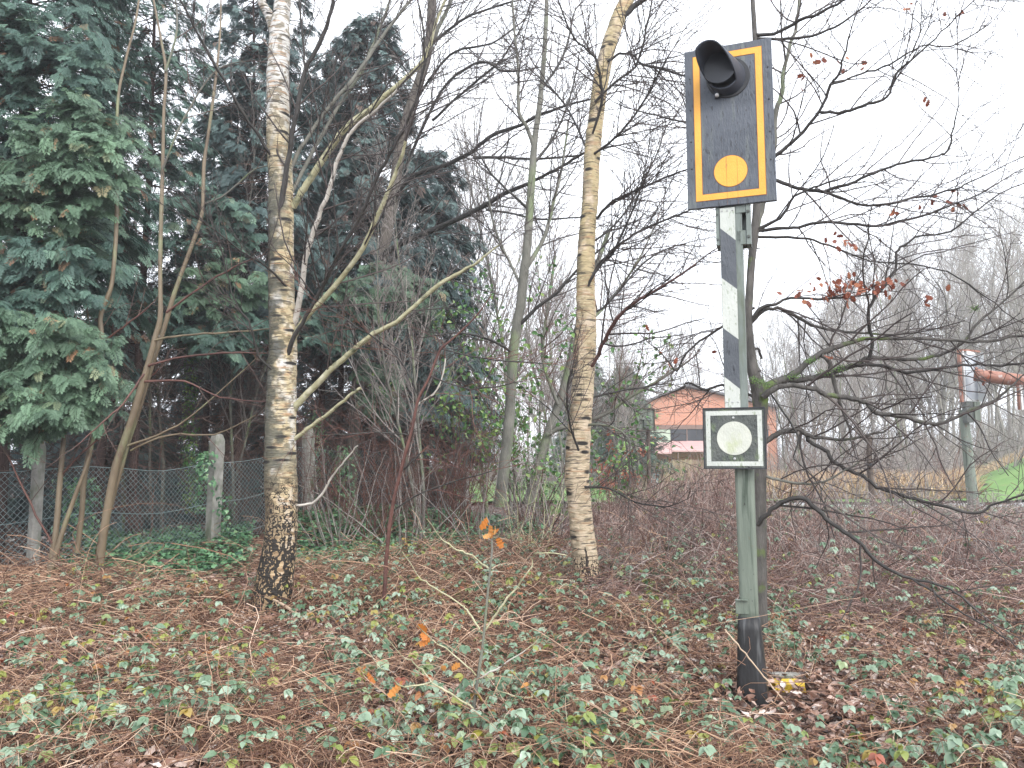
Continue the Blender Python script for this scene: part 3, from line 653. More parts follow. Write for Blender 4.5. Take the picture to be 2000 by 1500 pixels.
# ---------------------------------------------------------------- hero trees
TW_B = [(.075, .35, 1.25, 42, .10, .035, 5, .0036, .15), (.09, .12, .45, 38, .12, .02, 3, .0028)]
TW_B2 = [(.055, .35, 1.5, 40, .08, .0, 6, .0034, .1), (.085, .12, .5, 36, .12, .0, 3, .0027)]
LY, LW, DK = 'limb_yellow', 'limb_white', 'bark_dark'
hero('birch_tree', 'thick birch on the left with a black fissured foot and yellow lower limbs', 'birch',
  [([(525, 1200, 80), (531, 1165, 72), (539, 1115, 68), (548, 1055, 62), (550, 990, 61), (548, 920, 61), (548, 850, 59), (550, 760, 57), (553, 675, 53), (550, 590, 51), (549, 500, 49), (549, 420, 49), (548, 340, 48), (544, 280, 46), (543, 210, 45), (543, 140, 44), (546, 80, 42), (548, 40, 36), (556, -30, 30), (566, -150, 26)], 8.3, 8.3),
   ([(536, 60, 22), (526, 30, 20), (512, 5, 17), (490, -60, 14)], 8.35, 8.2)],
  [([(572, 405, 15), (590, 375, 14), (612, 340, 14), (665, 260, 13), (720, 215, 12), (760, 180, 11), (810, 137, 10), (830, 110, 9), (850, 50, 7), (872, -10, 6)], 8.3, 7.6, LY),
   ([(570, 640, 13), (582, 600, 12), (598, 505, 11), (607, 465, 10), (625, 415, 9), (642, 375, 9), (662, 305, 8), (690, 252, 7), (735, 215, 6), (776, 175, 5)], 8.3, 7.4, LW, .7),
   ([(566, 680, 10), (590, 630, 11), (640, 575, 11), (697, 503, 10), (717, 466, 10), (747, 402, 9), (775, 332, 8), (792, 275, 6)], 8.25, 7.2, LY, .7),
   ([(560, 700, 10), (575, 655, 9), (609, 600, 8), (660, 500, 7), (705, 420, 7), (733, 353, 7), (757, 308, 7), (782, 264, 6), (812, 200, 6), (827, 133, 5), (828, 70, 4), (818, 10, 4)], 8.22, 6.9, DK, 1),
   ([(572, 800, 15), (590, 780, 13), (644, 724, 12), (690, 683, 11), (730, 652, 10), (775, 628, 9), (817, 591, 8), (852, 560, 9), (887, 538, 8), (936, 510, 5), (975, 478, 3)], 8.3, 7.3, LY, .8),
   ([(570, 862, 9), (600, 838, 8), (644, 805, 7), (680, 775, 6), (705, 758, 6)], 8.3, 7.9, LY, 0),
   ([(570, 988, 6), (595, 986, 5), (622, 974, 5), (650, 930, 4), (672, 900, 3), (700, 870, 3)], 8.3, 7.9, LW, .4),
   ([(545, 430, 12), (552, 380, 12), (558, 340, 11), (570, 262, 10), (581, 208, 10), (595, 138, 9), (623, 87, 9), (644, 35, 8), (652, -20, 7)], 8.22, 7.8, DK, .6),
   ([(595, 140, 5), (592, 90, 4), (584, 0, 4)], 7.95, 7.8, DK, .8),
   ([(540, 318, 8), (525, 297, 7), (500, 258, 7), (472, 217, 6), (437, 157, 6), (395, 80, 5), (352, 0, 4)], 8.25, 7.3, DK, .8),
   ([(540, 725, 5), (524, 716, 5), (504, 692, 5), (493, 650, 4), (483, 622, 4), (465, 601, 3), (444, 535, 3), (430, 480, 3)], 8.2, 7.7, DK, .9),
   ([(565, 345, 9), (574, 315, 9), (605, 262, 8), (647, 203, 8), (700, 140, 8), (740, 80, 7), (800, 3, 6)], 8.4, 8.8, 'bark_grey', .9),
   ([(568, 380, 8), (600, 318, 8), (665, 200, 7), (705, 140, 7), (740, 60, 6), (762, 0, 5)], 8.4, 9.0, 'bark_grey', .9),
   ([(560, 560, 5), (520, 520, 4), (470, 490, 3), (420, 450, 3)], 8.2, 7.4, DK, .9)],
  TW_B, ('birch_a', 'twig_dark'), trunk_sides=28)
hero('birch_tree', 'slender yellowish birch in the middle with a split dark wound at its foot', 'birch',
  [([(1152, 1190, 60), (1150, 1165, 56), (1146, 1120, 51), (1142, 1080, 48), (1136, 1030, 46), (1131, 975, 45), (1127, 935, 47), (1129, 880, 47), (1133, 820, 44), (1138, 762, 43), (1143, 675, 43), (1145, 620, 40), (1144, 570, 37), (1145, 490, 35), (1149, 430, 32), (1153, 385, 32), (1157, 297, 33), (1166, 215, 31), (1175, 150, 32), (1186, 100, 31), (1206, 40, 30), (1224, 0, 29), (1262, -80, 26)], 9.0, 9.0)],
  [([(1212, 40, 14), (1235, 14, 12), (1266, -8, 10)], 9.0, 8.9, DK, .8),
   ([(1157, 262, 5), (1176, 200, 6), (1174, 165, 6), (1166, 120, 5), (1140, 92, 4), (1116, 66, 4), (1090, 0, 3)], 8.75, 8.0, DK),
   ([(1187, 120, 6), (1210, 106, 5), (1238, 108, 5), (1252, 124, 5), (1300, 137, 5), (1345, 150, 4)], 8.9, 8.2, DK, .8),
   ([(1165, 427, 6), (1180, 410, 6), (1196, 394, 6), (1230, 378, 5), (1300, 346, 4), (1345, 330, 3)], 8.9, 8.2, DK, 1.2),
   ([(1158, 535, 6), (1175, 510, 6), (1216, 472, 5), (1265, 445, 5), (1345, 412, 3)], 8.9, 8.2, DK, 1.2),
   ([(1155, 715, 7), (1168, 695, 8), (1181, 664, 8), (1205, 622, 8), (1244, 587, 7), (1265, 577, 6), (1300, 556, 5), (1360, 515, 4)], 8.9, 8.0, 'bark_red', 1),
   ([(1148, 560, 6), (1160, 535, 6), (1178, 512, 5), (1197, 495, 5), (1240, 400, 4), (1260, 330, 3)], 8.9, 8.4, DK, 1),
   ([(1163, 200, 6), (1190, 170, 5), (1240, 130, 5), (1262, 60, 4), (1275, -10, 3)], 8.9, 8.4, DK, 1.2),
   ([(1160, 300, 5), (1200, 270, 5), (1250, 210, 4), (1300, 120, 3)], 8.9, 8.0, DK, 1.3),
   ([(1150, 300, 5), (1100, 200, 4), (1040, 140, 3)], 9.1, 9.9, DK, 1.2),
   ([(1140, 620, 5), (1190, 590, 4), (1260, 510, 4), (1320, 480, 3)], 9.0, 9.6, DK, 1.2),
   ([(1140, 480, 5), (1200, 440, 4), (1270, 330, 3), (1300, 250, 3)], 9.1, 9.8, DK, 1.2),
   ([(1130, 880, 5), (1112, 820, 4), (1108, 760, 4), (1118, 720, 4)], 8.8, 8.5, DK, .7),
   ([(1150, 830, 5), (1190, 832, 4), (1222, 850, 4), (1232, 875, 3), (1215, 900, 3)], 8.9, 8.5, 'bark_grey', .8),
   ([(1150, 780, 5), (1200, 765, 4), (1300, 750, 3)], 9.0, 9.4, DK, 1),
   ([(1140, 950, 5), (1190, 955, 4), (1240, 980, 3), (1300, 990, 3)], 8.9, 8.4, DK, 1)],
  TW_B2, ('birch_b', 'twig_dark'), trunk_sides=24)
bt_ = bpy.data.objects['birch_tree.001']
# split wound at the foot of the middle birch
wd = []
ctr = PX(1150, 1150, 9.0)
V, F = [], []; n = 14
for i in range(n):
    t = i/(n-1); py = 1180-t*112; cx = 1155-12*t; w_ = (27*(1-t)**.8+3)*(1+.25*math.sin(i*1.9)); 
    for k in range(5):
        q = -1+k/2; X = PX(cx+q*w_*.75, py, 8.855+.06*abs(q)**1.6); V.append((X[0]+random.gauss(0, .004), X[1]-.005-random.random()*.012, X[2]))
for i in range(n-1):
    for k in range(4): a = i*5+k; F.append((a, a+1, a+6, a+5))
raw_mesh('bark_wound', np.array(V), np.array(F), 'wound', bt_)

TW_OAK = [(.095, .35, 1.2, 48, .13, .01, 7, .003, .1), (.085, .12, .45, 45, .16, .0, 4, .0022), ]
oak_tips = []
R = 'bark_oak'
hero('oak_tree', 'bare young oak behind the signal post with wide crooked mossy limbs', 'oak',
  [([(1487, 1290, 30), (1486, 1240, 27), (1485, 1150, 25), (1484, 1050, 25), (1483, 950, 26), (1484, 870, 26), (1485, 815, 27), (1484, 775, 30), (1474, 735, 24), (1466, 690, 20), (1461, 630, 17), (1464, 570, 15), (1468, 510, 15), (1474, 455, 16), (1478, 400, 15), (1480, 300, 13), (1479, 180, 11), (1474, 66, 10), (1470, 0, 9), (1466, -70, 8)], 6.5, 6.5)],
  [([(1482, 782, 24), (1496, 757, 20), (1538, 738, 16), (1566, 717, 13), (1601, 692, 12), (1636, 678, 10), (1685, 663, 8), (1755, 661, 7), (1860, 664, 6), (1930, 666, 6), (2010, 652, 5)], 6.5, 6.0, R, .8),
   ([(1528, 741, 16), (1560, 742, 13), (1587, 738, 12), (1636, 724, 11), (1671, 713, 10), (1702, 698, 9), (1790, 703, 7), (1846, 689, 6), (1881, 668, 6), (1912, 629, 5), (1958, 591, 4), (2005, 545, 4)], 6.45, 6.2, R, .8),
   ([(1698, 702, 7), (1703, 668, 7), (1695, 626, 7), (1702, 594, 6), (1730, 552, 6), (1751, 521, 5), (1750, 503, 5), (1758, 483, 5), (1797, 462, 4), (1856, 453, 4), (1902, 416, 3), (1950, 380, 3)], 6.3, 6.0, DK, .8),
   ([(1671, 713, 7), (1720, 713, 6), (1772, 727, 6), (1842, 719, 6), (1895, 712, 5), (1955, 714, 5), (2010, 708, 5)], 6.35, 5.8, DK, .8),
   ([(1490, 775, 14), (1517, 757, 11), (1559, 754, 10), (1594, 761, 10), (1615, 770, 10), (1667, 778, 10), (1695, 790, 9), (1713, 808, 9), (1765, 813, 9), (1807, 827, 8), (1846, 824, 7), (1888, 804, 7), (1937, 785, 6), (1961, 766, 5), (1995, 735, 3)], 6.4, 5.7, R, .8),
   ([(1484, 872, 11), (1498, 861, 11), (1524, 846, 11), (1559, 839, 10), (1580, 850, 8), (1636, 859, 6), (1685, 853, 5), (1730, 841, 4)], 6.5, 6.3, R, .8),
   ([(1575, 845, 9), (1583, 864, 8), (1611, 878, 8), (1629, 902, 8), (1657, 918, 8), (1685, 930, 7), (1713, 951, 7), (1741, 962, 7), (1807, 979, 6), (1865, 995, 6), (1909, 1002, 5), (1947, 983, 4), (2010, 962, 4)], 6.45, 5.6, DK, .8),
   ([(1478, 1025, 9), (1506, 994, 9), (1545, 975, 9), (1573, 975, 9), (1597, 996, 9), (1636, 1031, 8), (1678, 1059, 8), (1709, 1094, 7), (1765, 1125, 6), (1818, 1138, 5), (1867, 1157, 4), (1910, 1195, 3)], 6.4, 5.5, DK, .45),
   ([(1783, 1132, 5), (1815, 1150, 5), (1846, 1174, 4), (1895, 1206, 3), (1947, 1234, 3), (1993, 1269, 2)], 5.75, 5.3, DK, .5),
   ([(1462, 640, 9), (1482, 605, 8), (1517, 593, 6), (1545, 582, 5), (1615, 584, 5), (1650, 580, 4), (1702, 575, 3)], 6.5, 6.2, DK, 1),
   ([(1464, 636, 9), (1480, 616, 9), (1510, 601, 7), (1545, 612, 7), (1601, 640, 6), (1667, 650, 5), (1740, 655, 4)], 6.5, 6.4, R, 1),
   ([(1479, 340, 8), (1517, 304, 8), (1559, 266, 7), (1601, 217, 6), (1622, 168, 6), (1636, 147, 5), (1648, 110, 4), (1660, 66, 3)], 6.5, 5.9, DK, 1),
   ([(1601, 219, 6), (1650, 218, 6), (1695, 203, 6), (1734, 189, 5), (1748, 147, 5), (1790, 108, 4), (1839, 63, 3), (1870, 30, 3)], 6.1, 5.6, DK, 1),
   ([(1622, 165, 4), (1680, 145, 4), (1740, 125, 4), (1800, 90, 3), (1860, 90, 3), (1935, 45, 2)], 6.0, 5.6, DK, 1),
   ([(1479, 345, 7), (1518, 353, 8), (1559, 367, 7), (1608, 373, 7), (1670, 355, 6), (1720, 332, 5), (1765, 318, 5), (1832, 304, 4), (1853, 290, 4), (1862, 250, 3), (1872, 200, 2)], 6.5, 5.8, DK, 1),
   ([(1608, 373, 5), (1678, 399, 5), (1734, 399, 5), (1797, 385, 4), (1860, 371, 4), (1895, 355, 3), (1990, 310, 2)], 6.3, 5.8, DK, 1),
   ([(1478, 450, 8), (1524, 423, 6), (1552, 385, 5), (1601, 362, 4), (1660, 345, 3)], 6.5, 6.2, DK, 1),
   ([(1479, 452, 7), (1520, 446, 7), (1559, 444, 6), (1615, 434, 6), (1695, 441, 5), (1755, 434, 5), (1846, 406, 4), (1930, 370, 3)], 6.5, 5.9, DK, 1),
   ([(1478, 462, 6), (1560, 465, 5), (1620, 480, 4), (1700, 510, 3), (1760, 515, 3), (1850, 530, 3), (1925, 580, 3)], 6.5, 6.0, DK, 1),
   ([(1474, 68, 8), (1510, 66, 7), (1562, 42, 7), (1615, 17, 6), (1657, -3, 5), (1720, -30, 4)], 6.5, 6.0, DK, 1),
   ([(1474, 75, 6), (1540, 76, 6), (1600, 65, 5), (1660, 35, 4), (1700, 0, 3)], 6.5, 6.1, DK, 1),
   ([(1478, 270, 5), (1440, 262, 5), (1340, 240, 4), (1260, 220, 3), (1200, 200, 2)], 6.6, 7.0, DK, .9),
   ([(1475, 600, 5), (1400, 645, 5), (1340, 690, 4), (1322, 725, 4), (1300, 700, 3)], 6.6, 6.9, DK, .9),
   ([(1480, 780, 6), (1412, 752, 5), (1380, 762, 5), (1345, 748, 4), (1335, 755, 4)], 6.6, 6.9, DK, .7),
   ([(1488, 700, 5), (1480, 680, 5), (1466, 690, 4), (1490, 745, 3), (1530, 805, 4), (1560, 855, 4), (1550, 890, 3), (1565, 910, 3)], 6.6, 6.3, DK, .6),
   ([(1485, 930, 6), (1520, 937, 6), (1560, 945, 5), (1610, 940, 4), (1680, 900, 3)], 6.5, 6.2, 'bark_grey', .9),
   ([(1478, 445, 11), (1490, 400, 11), (1503, 340, 11), (1510, 290, 10), (1517, 217, 10), (1527, 180, 9), (1531, 140, 8), (1545, 85, 7), (1555, 52, 7), (1562, 0, 6), (1566, -50, 5)], 6.6, 7.0, 'bark_grey', .9),
   ([(1602, 694, 8), (1618, 705, 9), (1628, 745, 8), (1641, 790, 6), (1660, 840, 4), (1665, 870, 3)], 6.35, 6.3, R, .6)],
  TW_OAK, (R, 'twig_dark'), trunk_sides=18, tips_to=oak_tips)
oak = bpy.data.objects['oak_tree']
def leaves_at(name, pts, m, parent, s0, s1, tm=OAK, drop=.7):
    n = len(pts); f = RNG.normal(0, .6, (n, 3)); f[:, 2] -= drop; scatter(name, tm[0], tm[1], np.array(pts), f, RNG.normal(0, 1, (n, 3)), RNG.uniform(s0, s1, n), m, parent)
lp = []
for (x, y, sx, sy, k) in ((1640, 560, 42, 13, 60), (1700, 552, 40, 9, 26), (1560, 575, 12, 10, 6), (1645, 465, 25, 12, 14), (1680, 120, 22, 8, 7), (1565, 155, 6, 7, 4), (1770, 12, 6, 8, 4), (1880, 20, 3, 4, 2), (1850, 390, 22, 10, 12), (1600, 120, 16, 8, 5), (1800, 185, 4, 4, 2), (1810, 585, 6, 6, 3), (1625, 700, 6, 10, 4), (1310, 700, 12, 12, 5), (1270, 635, 3, 4, 1), (1390, 690, 3, 4, 2), (1930, 735, 6, 5, 4), (1745, 410, 4, 6, 3), (1850, 20, 4, 4, 1)):
    for _ in range(k): lp.append(PX(random.gauss(x, sx), random.gauss(y, sy), random.uniform(5.9, 6.3)))
leaves_at('dead_leaves', lp, 'red_leaf', oak, .045, .085)
# moss cushions where the big limbs leave the oak
mp = []
for (x, y, s_) in ((1492, 752, 9), (1478, 745, 7), (1548, 737, 10), (1610, 730, 10), (1640, 722, 8), (1905, 605, 5), (1585, 708, 7)):
    for _ in range(110): mp.append(PX(random.gauss(x, s_), random.gauss(y-3, 3.2), random.uniform(6.25, 6.4)))
scatter('moss', *litter_tmpl(1), np.array(mp), RNG.normal(0, 1, (len(mp), 3)), RNG.normal(0, 1, (len(mp), 3)), RNG.uniform(.008, .016, len(mp)), 'green_grass', oak)['kind'] = 'stuff'

TW_M = [(.12, .5, 1.9, 40, .09, .05, 6, .005, .1), (.14, .2, .7, 38, .12, .03, 4, .004)]
hero('grey_stemmed_tree', 'tall grey-barked tree just right of the thick birch, rising among the conifers', 'tree',
  [([(684, 1045, 24), (686, 960, 23), (688, 880, 22), (695, 800, 24), (706, 690, 25), (728, 570, 26), (748, 490, 24), (765, 400, 23), (782, 290, 22), (800, 215, 21), (822, 150, 20), (838, 87, 19), (844, 0, 18), (848, -90, 15)], 16.4, 16.4)],
  [([(740, 505, 14), (775, 480, 12), (824, 458, 12), (880, 434, 11), (946, 402, 10), (985, 378, 9), (1020, 364, 8), (1048, 350, 7), (1097, 325, 6), (1140, 300, 5), (1200, 285, 4)], 16.3, 13.4, DK),
   ([(765, 400, 10), (789, 360, 10), (824, 336, 10), (862, 325, 9), (900, 308, 9), (925, 295, 8), (936, 283, 8), (971, 259, 8), (1016, 245, 7), (1048, 227, 7), (1107, 206, 5), (1165, 190, 4)], 16.3, 13.2, DK),
   ([(925, 308, 7), (990, 308, 6), (1048, 310, 5), (1120, 305, 4)], 14.6, 13.6, DK, .8),
   ([(829, 130, 9), (850, 70, 9), (870, 25, 8), (890, -20, 7)], 16.4, 16, 'bark_grey'),
   ([(840, 90, 6), (880, 55, 6), (920, 30, 5), (1000, 3, 4)], 16.3, 15, DK),
   ([(813, 196, 6), (850, 140, 5), (890, 100, 5), (960, 85, 4), (1010, 50, 3)], 16.2, 14.4, DK),
   ([(845, 235, 6), (893, 190, 5), (935, 155, 5), (980, 115, 4), (1020, 50, 3)], 16.2, 14.4, DK),
   ([(790, 330, 6), (860, 180, 6), (925, 125, 5), (960, 125, 5), (985, 140, 4), (1060, 130, 3)], 16.2, 14, DK),
   ([(950, 410, 5), (990, 415, 4), (1050, 428, 4), (1130, 425, 3)], 14.8, 13.6, DK, .8)],
  TW_M, ('bark_brown', 'twig_dark'), trunk_sides=16)
hero('grey_stemmed_tree', 'slim tree with a green-tinged grey stem left of the middle birch', 'tree',
  [([(976, 990, 24), (980, 950, 23), (988, 885, 22), (995, 815, 21), (999, 745, 20), (1002, 692, 20), (1009, 640, 19), (1018, 587, 19), (1023, 535, 18), (1029, 490, 17), (1034, 420, 16), (1041, 315, 14), (1046, 262, 12), (1055, 196, 11), (1062, 120, 10), (1066, 50, 9), (1069, -30, 8)], 13, 13)],
  [([(1044, 290, 9), (1030, 250, 8), (1016, 227, 8), (1012, 190, 7), (1013, 150, 6), (1005, 60, 5), (1000, -20, 4)], 13, 12.6, 'bark_grey'),
   ([(1024, 530, 10), (1060, 470, 8), (1080, 400, 7), (1095, 340, 5), (1110, 240, 4)], 13, 13.6, 'bark_grey'),
   ([(1010, 640, 9), (1050, 600, 7), (1090, 570, 6), (1125, 530, 5), (1180, 480, 4)], 13, 12.5, DK),
   ([(1042, 320, 6), (1080, 270, 5), (1110, 200, 4), (1130, 120, 3)], 13, 13.3, DK),
   ([(1035, 410, 6), (1000, 380, 5), (960, 340, 4), (935, 300, 3)], 13, 12.6, DK),
   ([(1020, 560, 6), (980, 480, 5), (960, 420, 4), (950, 350, 3)], 13, 13.4, 'bark_grey'),
   ([(1060, 170, 6), (1100, 110, 5), (1120, 30, 4)], 13, 13.2, DK),
   ([(1003, 690, 6), (960, 665, 5), (900, 650, 4), (850, 655, 3)], 13, 12.0, DK, 1)],
  TW_M, ('bark_grey', 'twig_dark'), trunk_sides=14)
hero('leaning_tree', 'leaning mossy grey stem rising right behind the middle birch', 'tree',
  [([(1030, 985, 20), (1048, 925, 18), (1069, 850, 17), (1090, 790, 15), (1108, 730, 14), (1125, 650, 12), (1150, 560, 10), (1190, 450, 8)], 15, 15.5)],
  [([(1069, 850, 10), (1090, 838, 9), (1120, 830, 8), (1180, 810, 7), (1240, 770, 6), (1300, 735, 5), (1345, 705, 4)], 15, 14, 'bark_grey'),
   ([(1090, 790, 7), (1060, 700, 6), (1070, 600, 5), (1085, 500, 4)], 15, 15.5, 'bark_grey'),
   ([(1125, 650, 7), (1180, 600, 6), (1240, 520, 4), (1280, 440, 3)], 15.2, 15.5, 'bark_grey')],
  TW_M, ('bark_grey', 'twig_brown'), trunk_sides=12)
TW_S = [(.22, .3, 1.0, 48, .07, .04, 5, .0034, .25), (.2, .1, .35, 40, .1, .03, 3, .0028)]
GS = 'tree saplings beside the fence'
hero('sapling', 'orange-brown double-stemmed sapling leaning right beside the fence mesh', 'sapling',
  [([(192, 1128, 16), (198, 1070, 16), (206, 1018, 15), (224, 920, 15), (240, 870, 14), (259, 815, 14), (275, 760, 13), (290, 710, 12), (304, 657, 11), (313, 619, 10), (313, 560, 8), (313, 500, 8), (315, 420, 8), (318, 315, 7), (320, 220, 6), (324, 140, 6), (315, 80, 5), (300, 0, 4), (290, -60, 4)], 9.3, 9.1),
   ([(206, 1024, 9), (235, 920, 9), (252, 860, 8), (272, 800, 8), (298, 712, 8), (318, 650, 9), (336, 587, 9), (352, 540, 8), (367, 500, 8), (385, 450, 8), (395, 413, 7), (397, 360, 7), (399, 315, 7), (407, 260, 6), (416, 196, 6), (424, 130, 5), (430, 63, 4), (432, -20, 3)], 9.35, 9.4)],
  [([(300, 665, 5), (360, 655, 4), (440, 650, 4), (525, 642, 2)], 9.2, 8.8, 'bark_sapling', .8), ([(290, 715, 5), (340, 700, 4), (430, 690, 4), (520, 690, 2)], 9.2, 8.9, 'bark_red', .8),
   ([(283, 745, 5), (360, 745, 4), (430, 775, 3), (520, 785, 2)], 9.2, 8.8, 'bark_red', .8), ([(250, 870, 5), (330, 840, 4), (400, 790, 3), (500, 700, 2)], 9.2, 9.0, 'bark_sapling', .8),
   ([(325, 610, 5), (380, 570, 4), (440, 530, 4), (510, 500, 2)], 9.2, 9.0, 'bark_red', 1), ([(280, 730, 4), (240, 790, 4), (200, 825, 3), (150, 870, 2)], 9.2, 8.8, 'bark_red', .8),
   ([(255, 880, 4), (330, 850, 4), (420, 848, 3), (500, 810, 2)], 9.2, 8.7, 'bark_sapling', .8), ([(318, 330, 4), (360, 230, 4), (420, 140, 3), (480, 120, 2)], 9.1, 9.0, 'bark_grey', 1),
   ([(396, 400, 4), (440, 380, 4), (500, 330, 3), (560, 320, 2)], 9.4, 9.4, 'bark_grey', 1), ([(324, 140, 5), (345, 60, 4), (340, -20, 3)], 9.1, 9.1, 'bark_grey', 1)],
  TW_S, ('bark_sapling', 'twig_brown'), group=GS, trunk_sides=12)
hero('sapling', 'slim brown sapling between the double-stemmed sapling and the left edge conifer', 'sapling',
  [([(150, 1080, 10), (160, 1000, 10), (164, 937, 10), (178, 867, 10), (188, 800, 9), (196, 745, 10), (199, 668, 10), (196, 622, 9), (206, 590, 9), (217, 560, 8), (222, 520, 8), (227, 450, 8), (228, 350, 7), (230, 200, 6), (245, 120, 5), (265, 40, 4), (275, -30, 4)], 9.8, 9.8)],
  [([(199, 668, 5), (240, 640, 4), (290, 600, 3)], 9.8, 9.7, 'bark_red', 1), ([(198, 660, 4), (150, 620, 4), (110, 610, 3)], 9.8, 9.5, 'bark_red', 1), ([(196, 745, 4), (175, 640, 4), (168, 580, 3)], 9.8, 9.8, 'bark_sapling', 1), ([(188, 800, 4), (250, 770, 4), (310, 720, 3)], 9.8, 9.5, 'bark_red', 1)],
  TW_S, ('bark_sapling', 'twig_brown'), group=GS, trunk_sides=10)
hero('sapling', 'short forked greenish sapling close against the fence at the far left', 'sapling',
  [([(95, 1140, 13), (103, 1080, 12), (110, 1030, 11), (118, 930, 10), (122, 880, 9), (130, 800, 7), (128, 700, 6), (135, 600, 4)], 9.5, 9.7),
   ([(98, 1120, 9), (125, 1030, 9), (150, 960, 8), (172, 900, 7), (185, 840, 6), (190, 760, 4)], 9.45, 9.6)],
  [([(118, 930, 4), (150, 895, 3), (200, 850, 3)], 9.6, 9.4, 'bark_red', 1), ([(103, 1060, 4), (60, 985, 4), (15, 890, 3)], 9.5, 9.3, 'bark_red', 1)],
  TW_S, ('bark_sapling', 'twig_brown'), group=GS, trunk_sides=10)
hero('sapling', 'dark red sapling with arching side shoots right of the thick birch', 'sapling',
  [([(748, 1190, 8), (752, 1140, 8), (754, 1097, 8), (761, 1027, 8), (769, 975, 7), (780, 930, 7), (792, 885, 7), (806, 832, 6), (817, 780, 6), (838, 738, 5), (859, 685, 5), (880, 665, 4), (897, 650, 4), (932, 615, 3), (960, 575, 2)], 7.9, 7.5)],
  [([(815, 790, 4), (855, 760, 3), (870, 700, 3)], 7.8, 7.7, 'limb_white', .8), ([(780, 925, 4), (800, 905, 4), (822, 885, 3)], 7.8, 7.7, DK, .8), ([(860, 680, 3), (940, 700, 3), (1060, 710, 2)], 7.6, 7.4, DK, 1.4),
   ([(840, 735, 3), (920, 760, 3), (1020, 745, 2)], 7.7, 7.3, 'twig_dark', 1.4), ([(800, 850, 3), (730, 845, 3), (640, 850, 2)], 7.8, 7.6, DK, 1.2), ([(818, 780, 3), (780, 700, 3), (700, 640, 3), (640, 600, 2)], 7.7, 7.4, DK, 1.2),
   ([(765, 1000, 3), (830, 960, 3), (960, 920, 2)], 7.8, 7.5, DK, 1.2)],
  [(.12, .25, .9, 45, .1, .01, 6, .003, .25), (.12, .1, .4, 40, .12, .0, 3, .0024)], ('bark_red', 'twig_red'), trunk_sides=8)
yo = hero('oak_sapling', 'thin pale oak sapling in the foreground holding a few orange dead leaves', 'sapling',
  [([(915, 1530, 7), (917, 1490, 6), (925, 1388, 6), (936, 1307, 6), (944, 1250, 5), (950, 1185, 5), (957, 1115, 4), (961, 1070, 4), (957, 1030, 3), (950, 1005, 2)], 4.35, 4.5)],
  [([(923, 1383, 4), (880, 1355, 4), (845, 1332, 3), (815, 1300, 3), (790, 1285, 2)], 4.38, 4.3, LY, .25), ([(936, 1325, 4), (980, 1300, 3), (1027, 1269, 2)], 4.4, 4.3, LW, .2),
   ([(941, 1240, 4), (965, 1205, 4), (990, 1168, 4), (1027, 1125, 3), (1040, 1090, 2), (1046, 1080, 2)], 4.45, 4.3, LY, .4), ([(940, 1232, 4), (915, 1195, 4), (901, 1181, 3), (850, 1150, 3), (817, 1125, 2)], 4.45, 4.5, LY, .4),
   ([(957, 1112, 4), (920, 1085, 3), (885, 1070, 3), (859, 1048, 2)], 4.5, 4.5, LY, .5), ([(922, 1410, 3), (945, 1375, 3), (965, 1350, 2), (1000, 1358, 2)], 4.38, 4.3, LY, .2),
   ([(845, 1332, 3), (790, 1342, 3), (750, 1310, 2), (735, 1295, 2)], 4.3, 4.2, LY, .2), ([(930, 1320, 3), (900, 1290, 3), (845, 1250, 2)], 4.4, 4.3, LY, .2), ([(922, 1480, 3), (885, 1450, 3), (840, 1420, 2), (800, 1405, 2)], 4.35, 4.2, DK, .2)],
  [(.3, .08, .28, 45, .08, .03, 4, .0016, .4), (.4, .05, .12, 40, .1, .0, 2, .0014)], ('bark_grey', 'limb_yellow'), trunk_sides=8)
lp = [PX(x, y, 4.45) for x, y in ((953, 1010), (956, 1022), (965, 1028), (962, 1042), (970, 1048), (974, 1034), (836, 1235), (842, 1245), (830, 1255), (717, 1310), (784, 1325), (780, 1335), (873, 1300), (880, 1308), (1025, 1330), (1030, 1328))]
leaves_at('dead_leaves', lp, 'orange_leaf', yo, .06, .10)
print('heroes done')

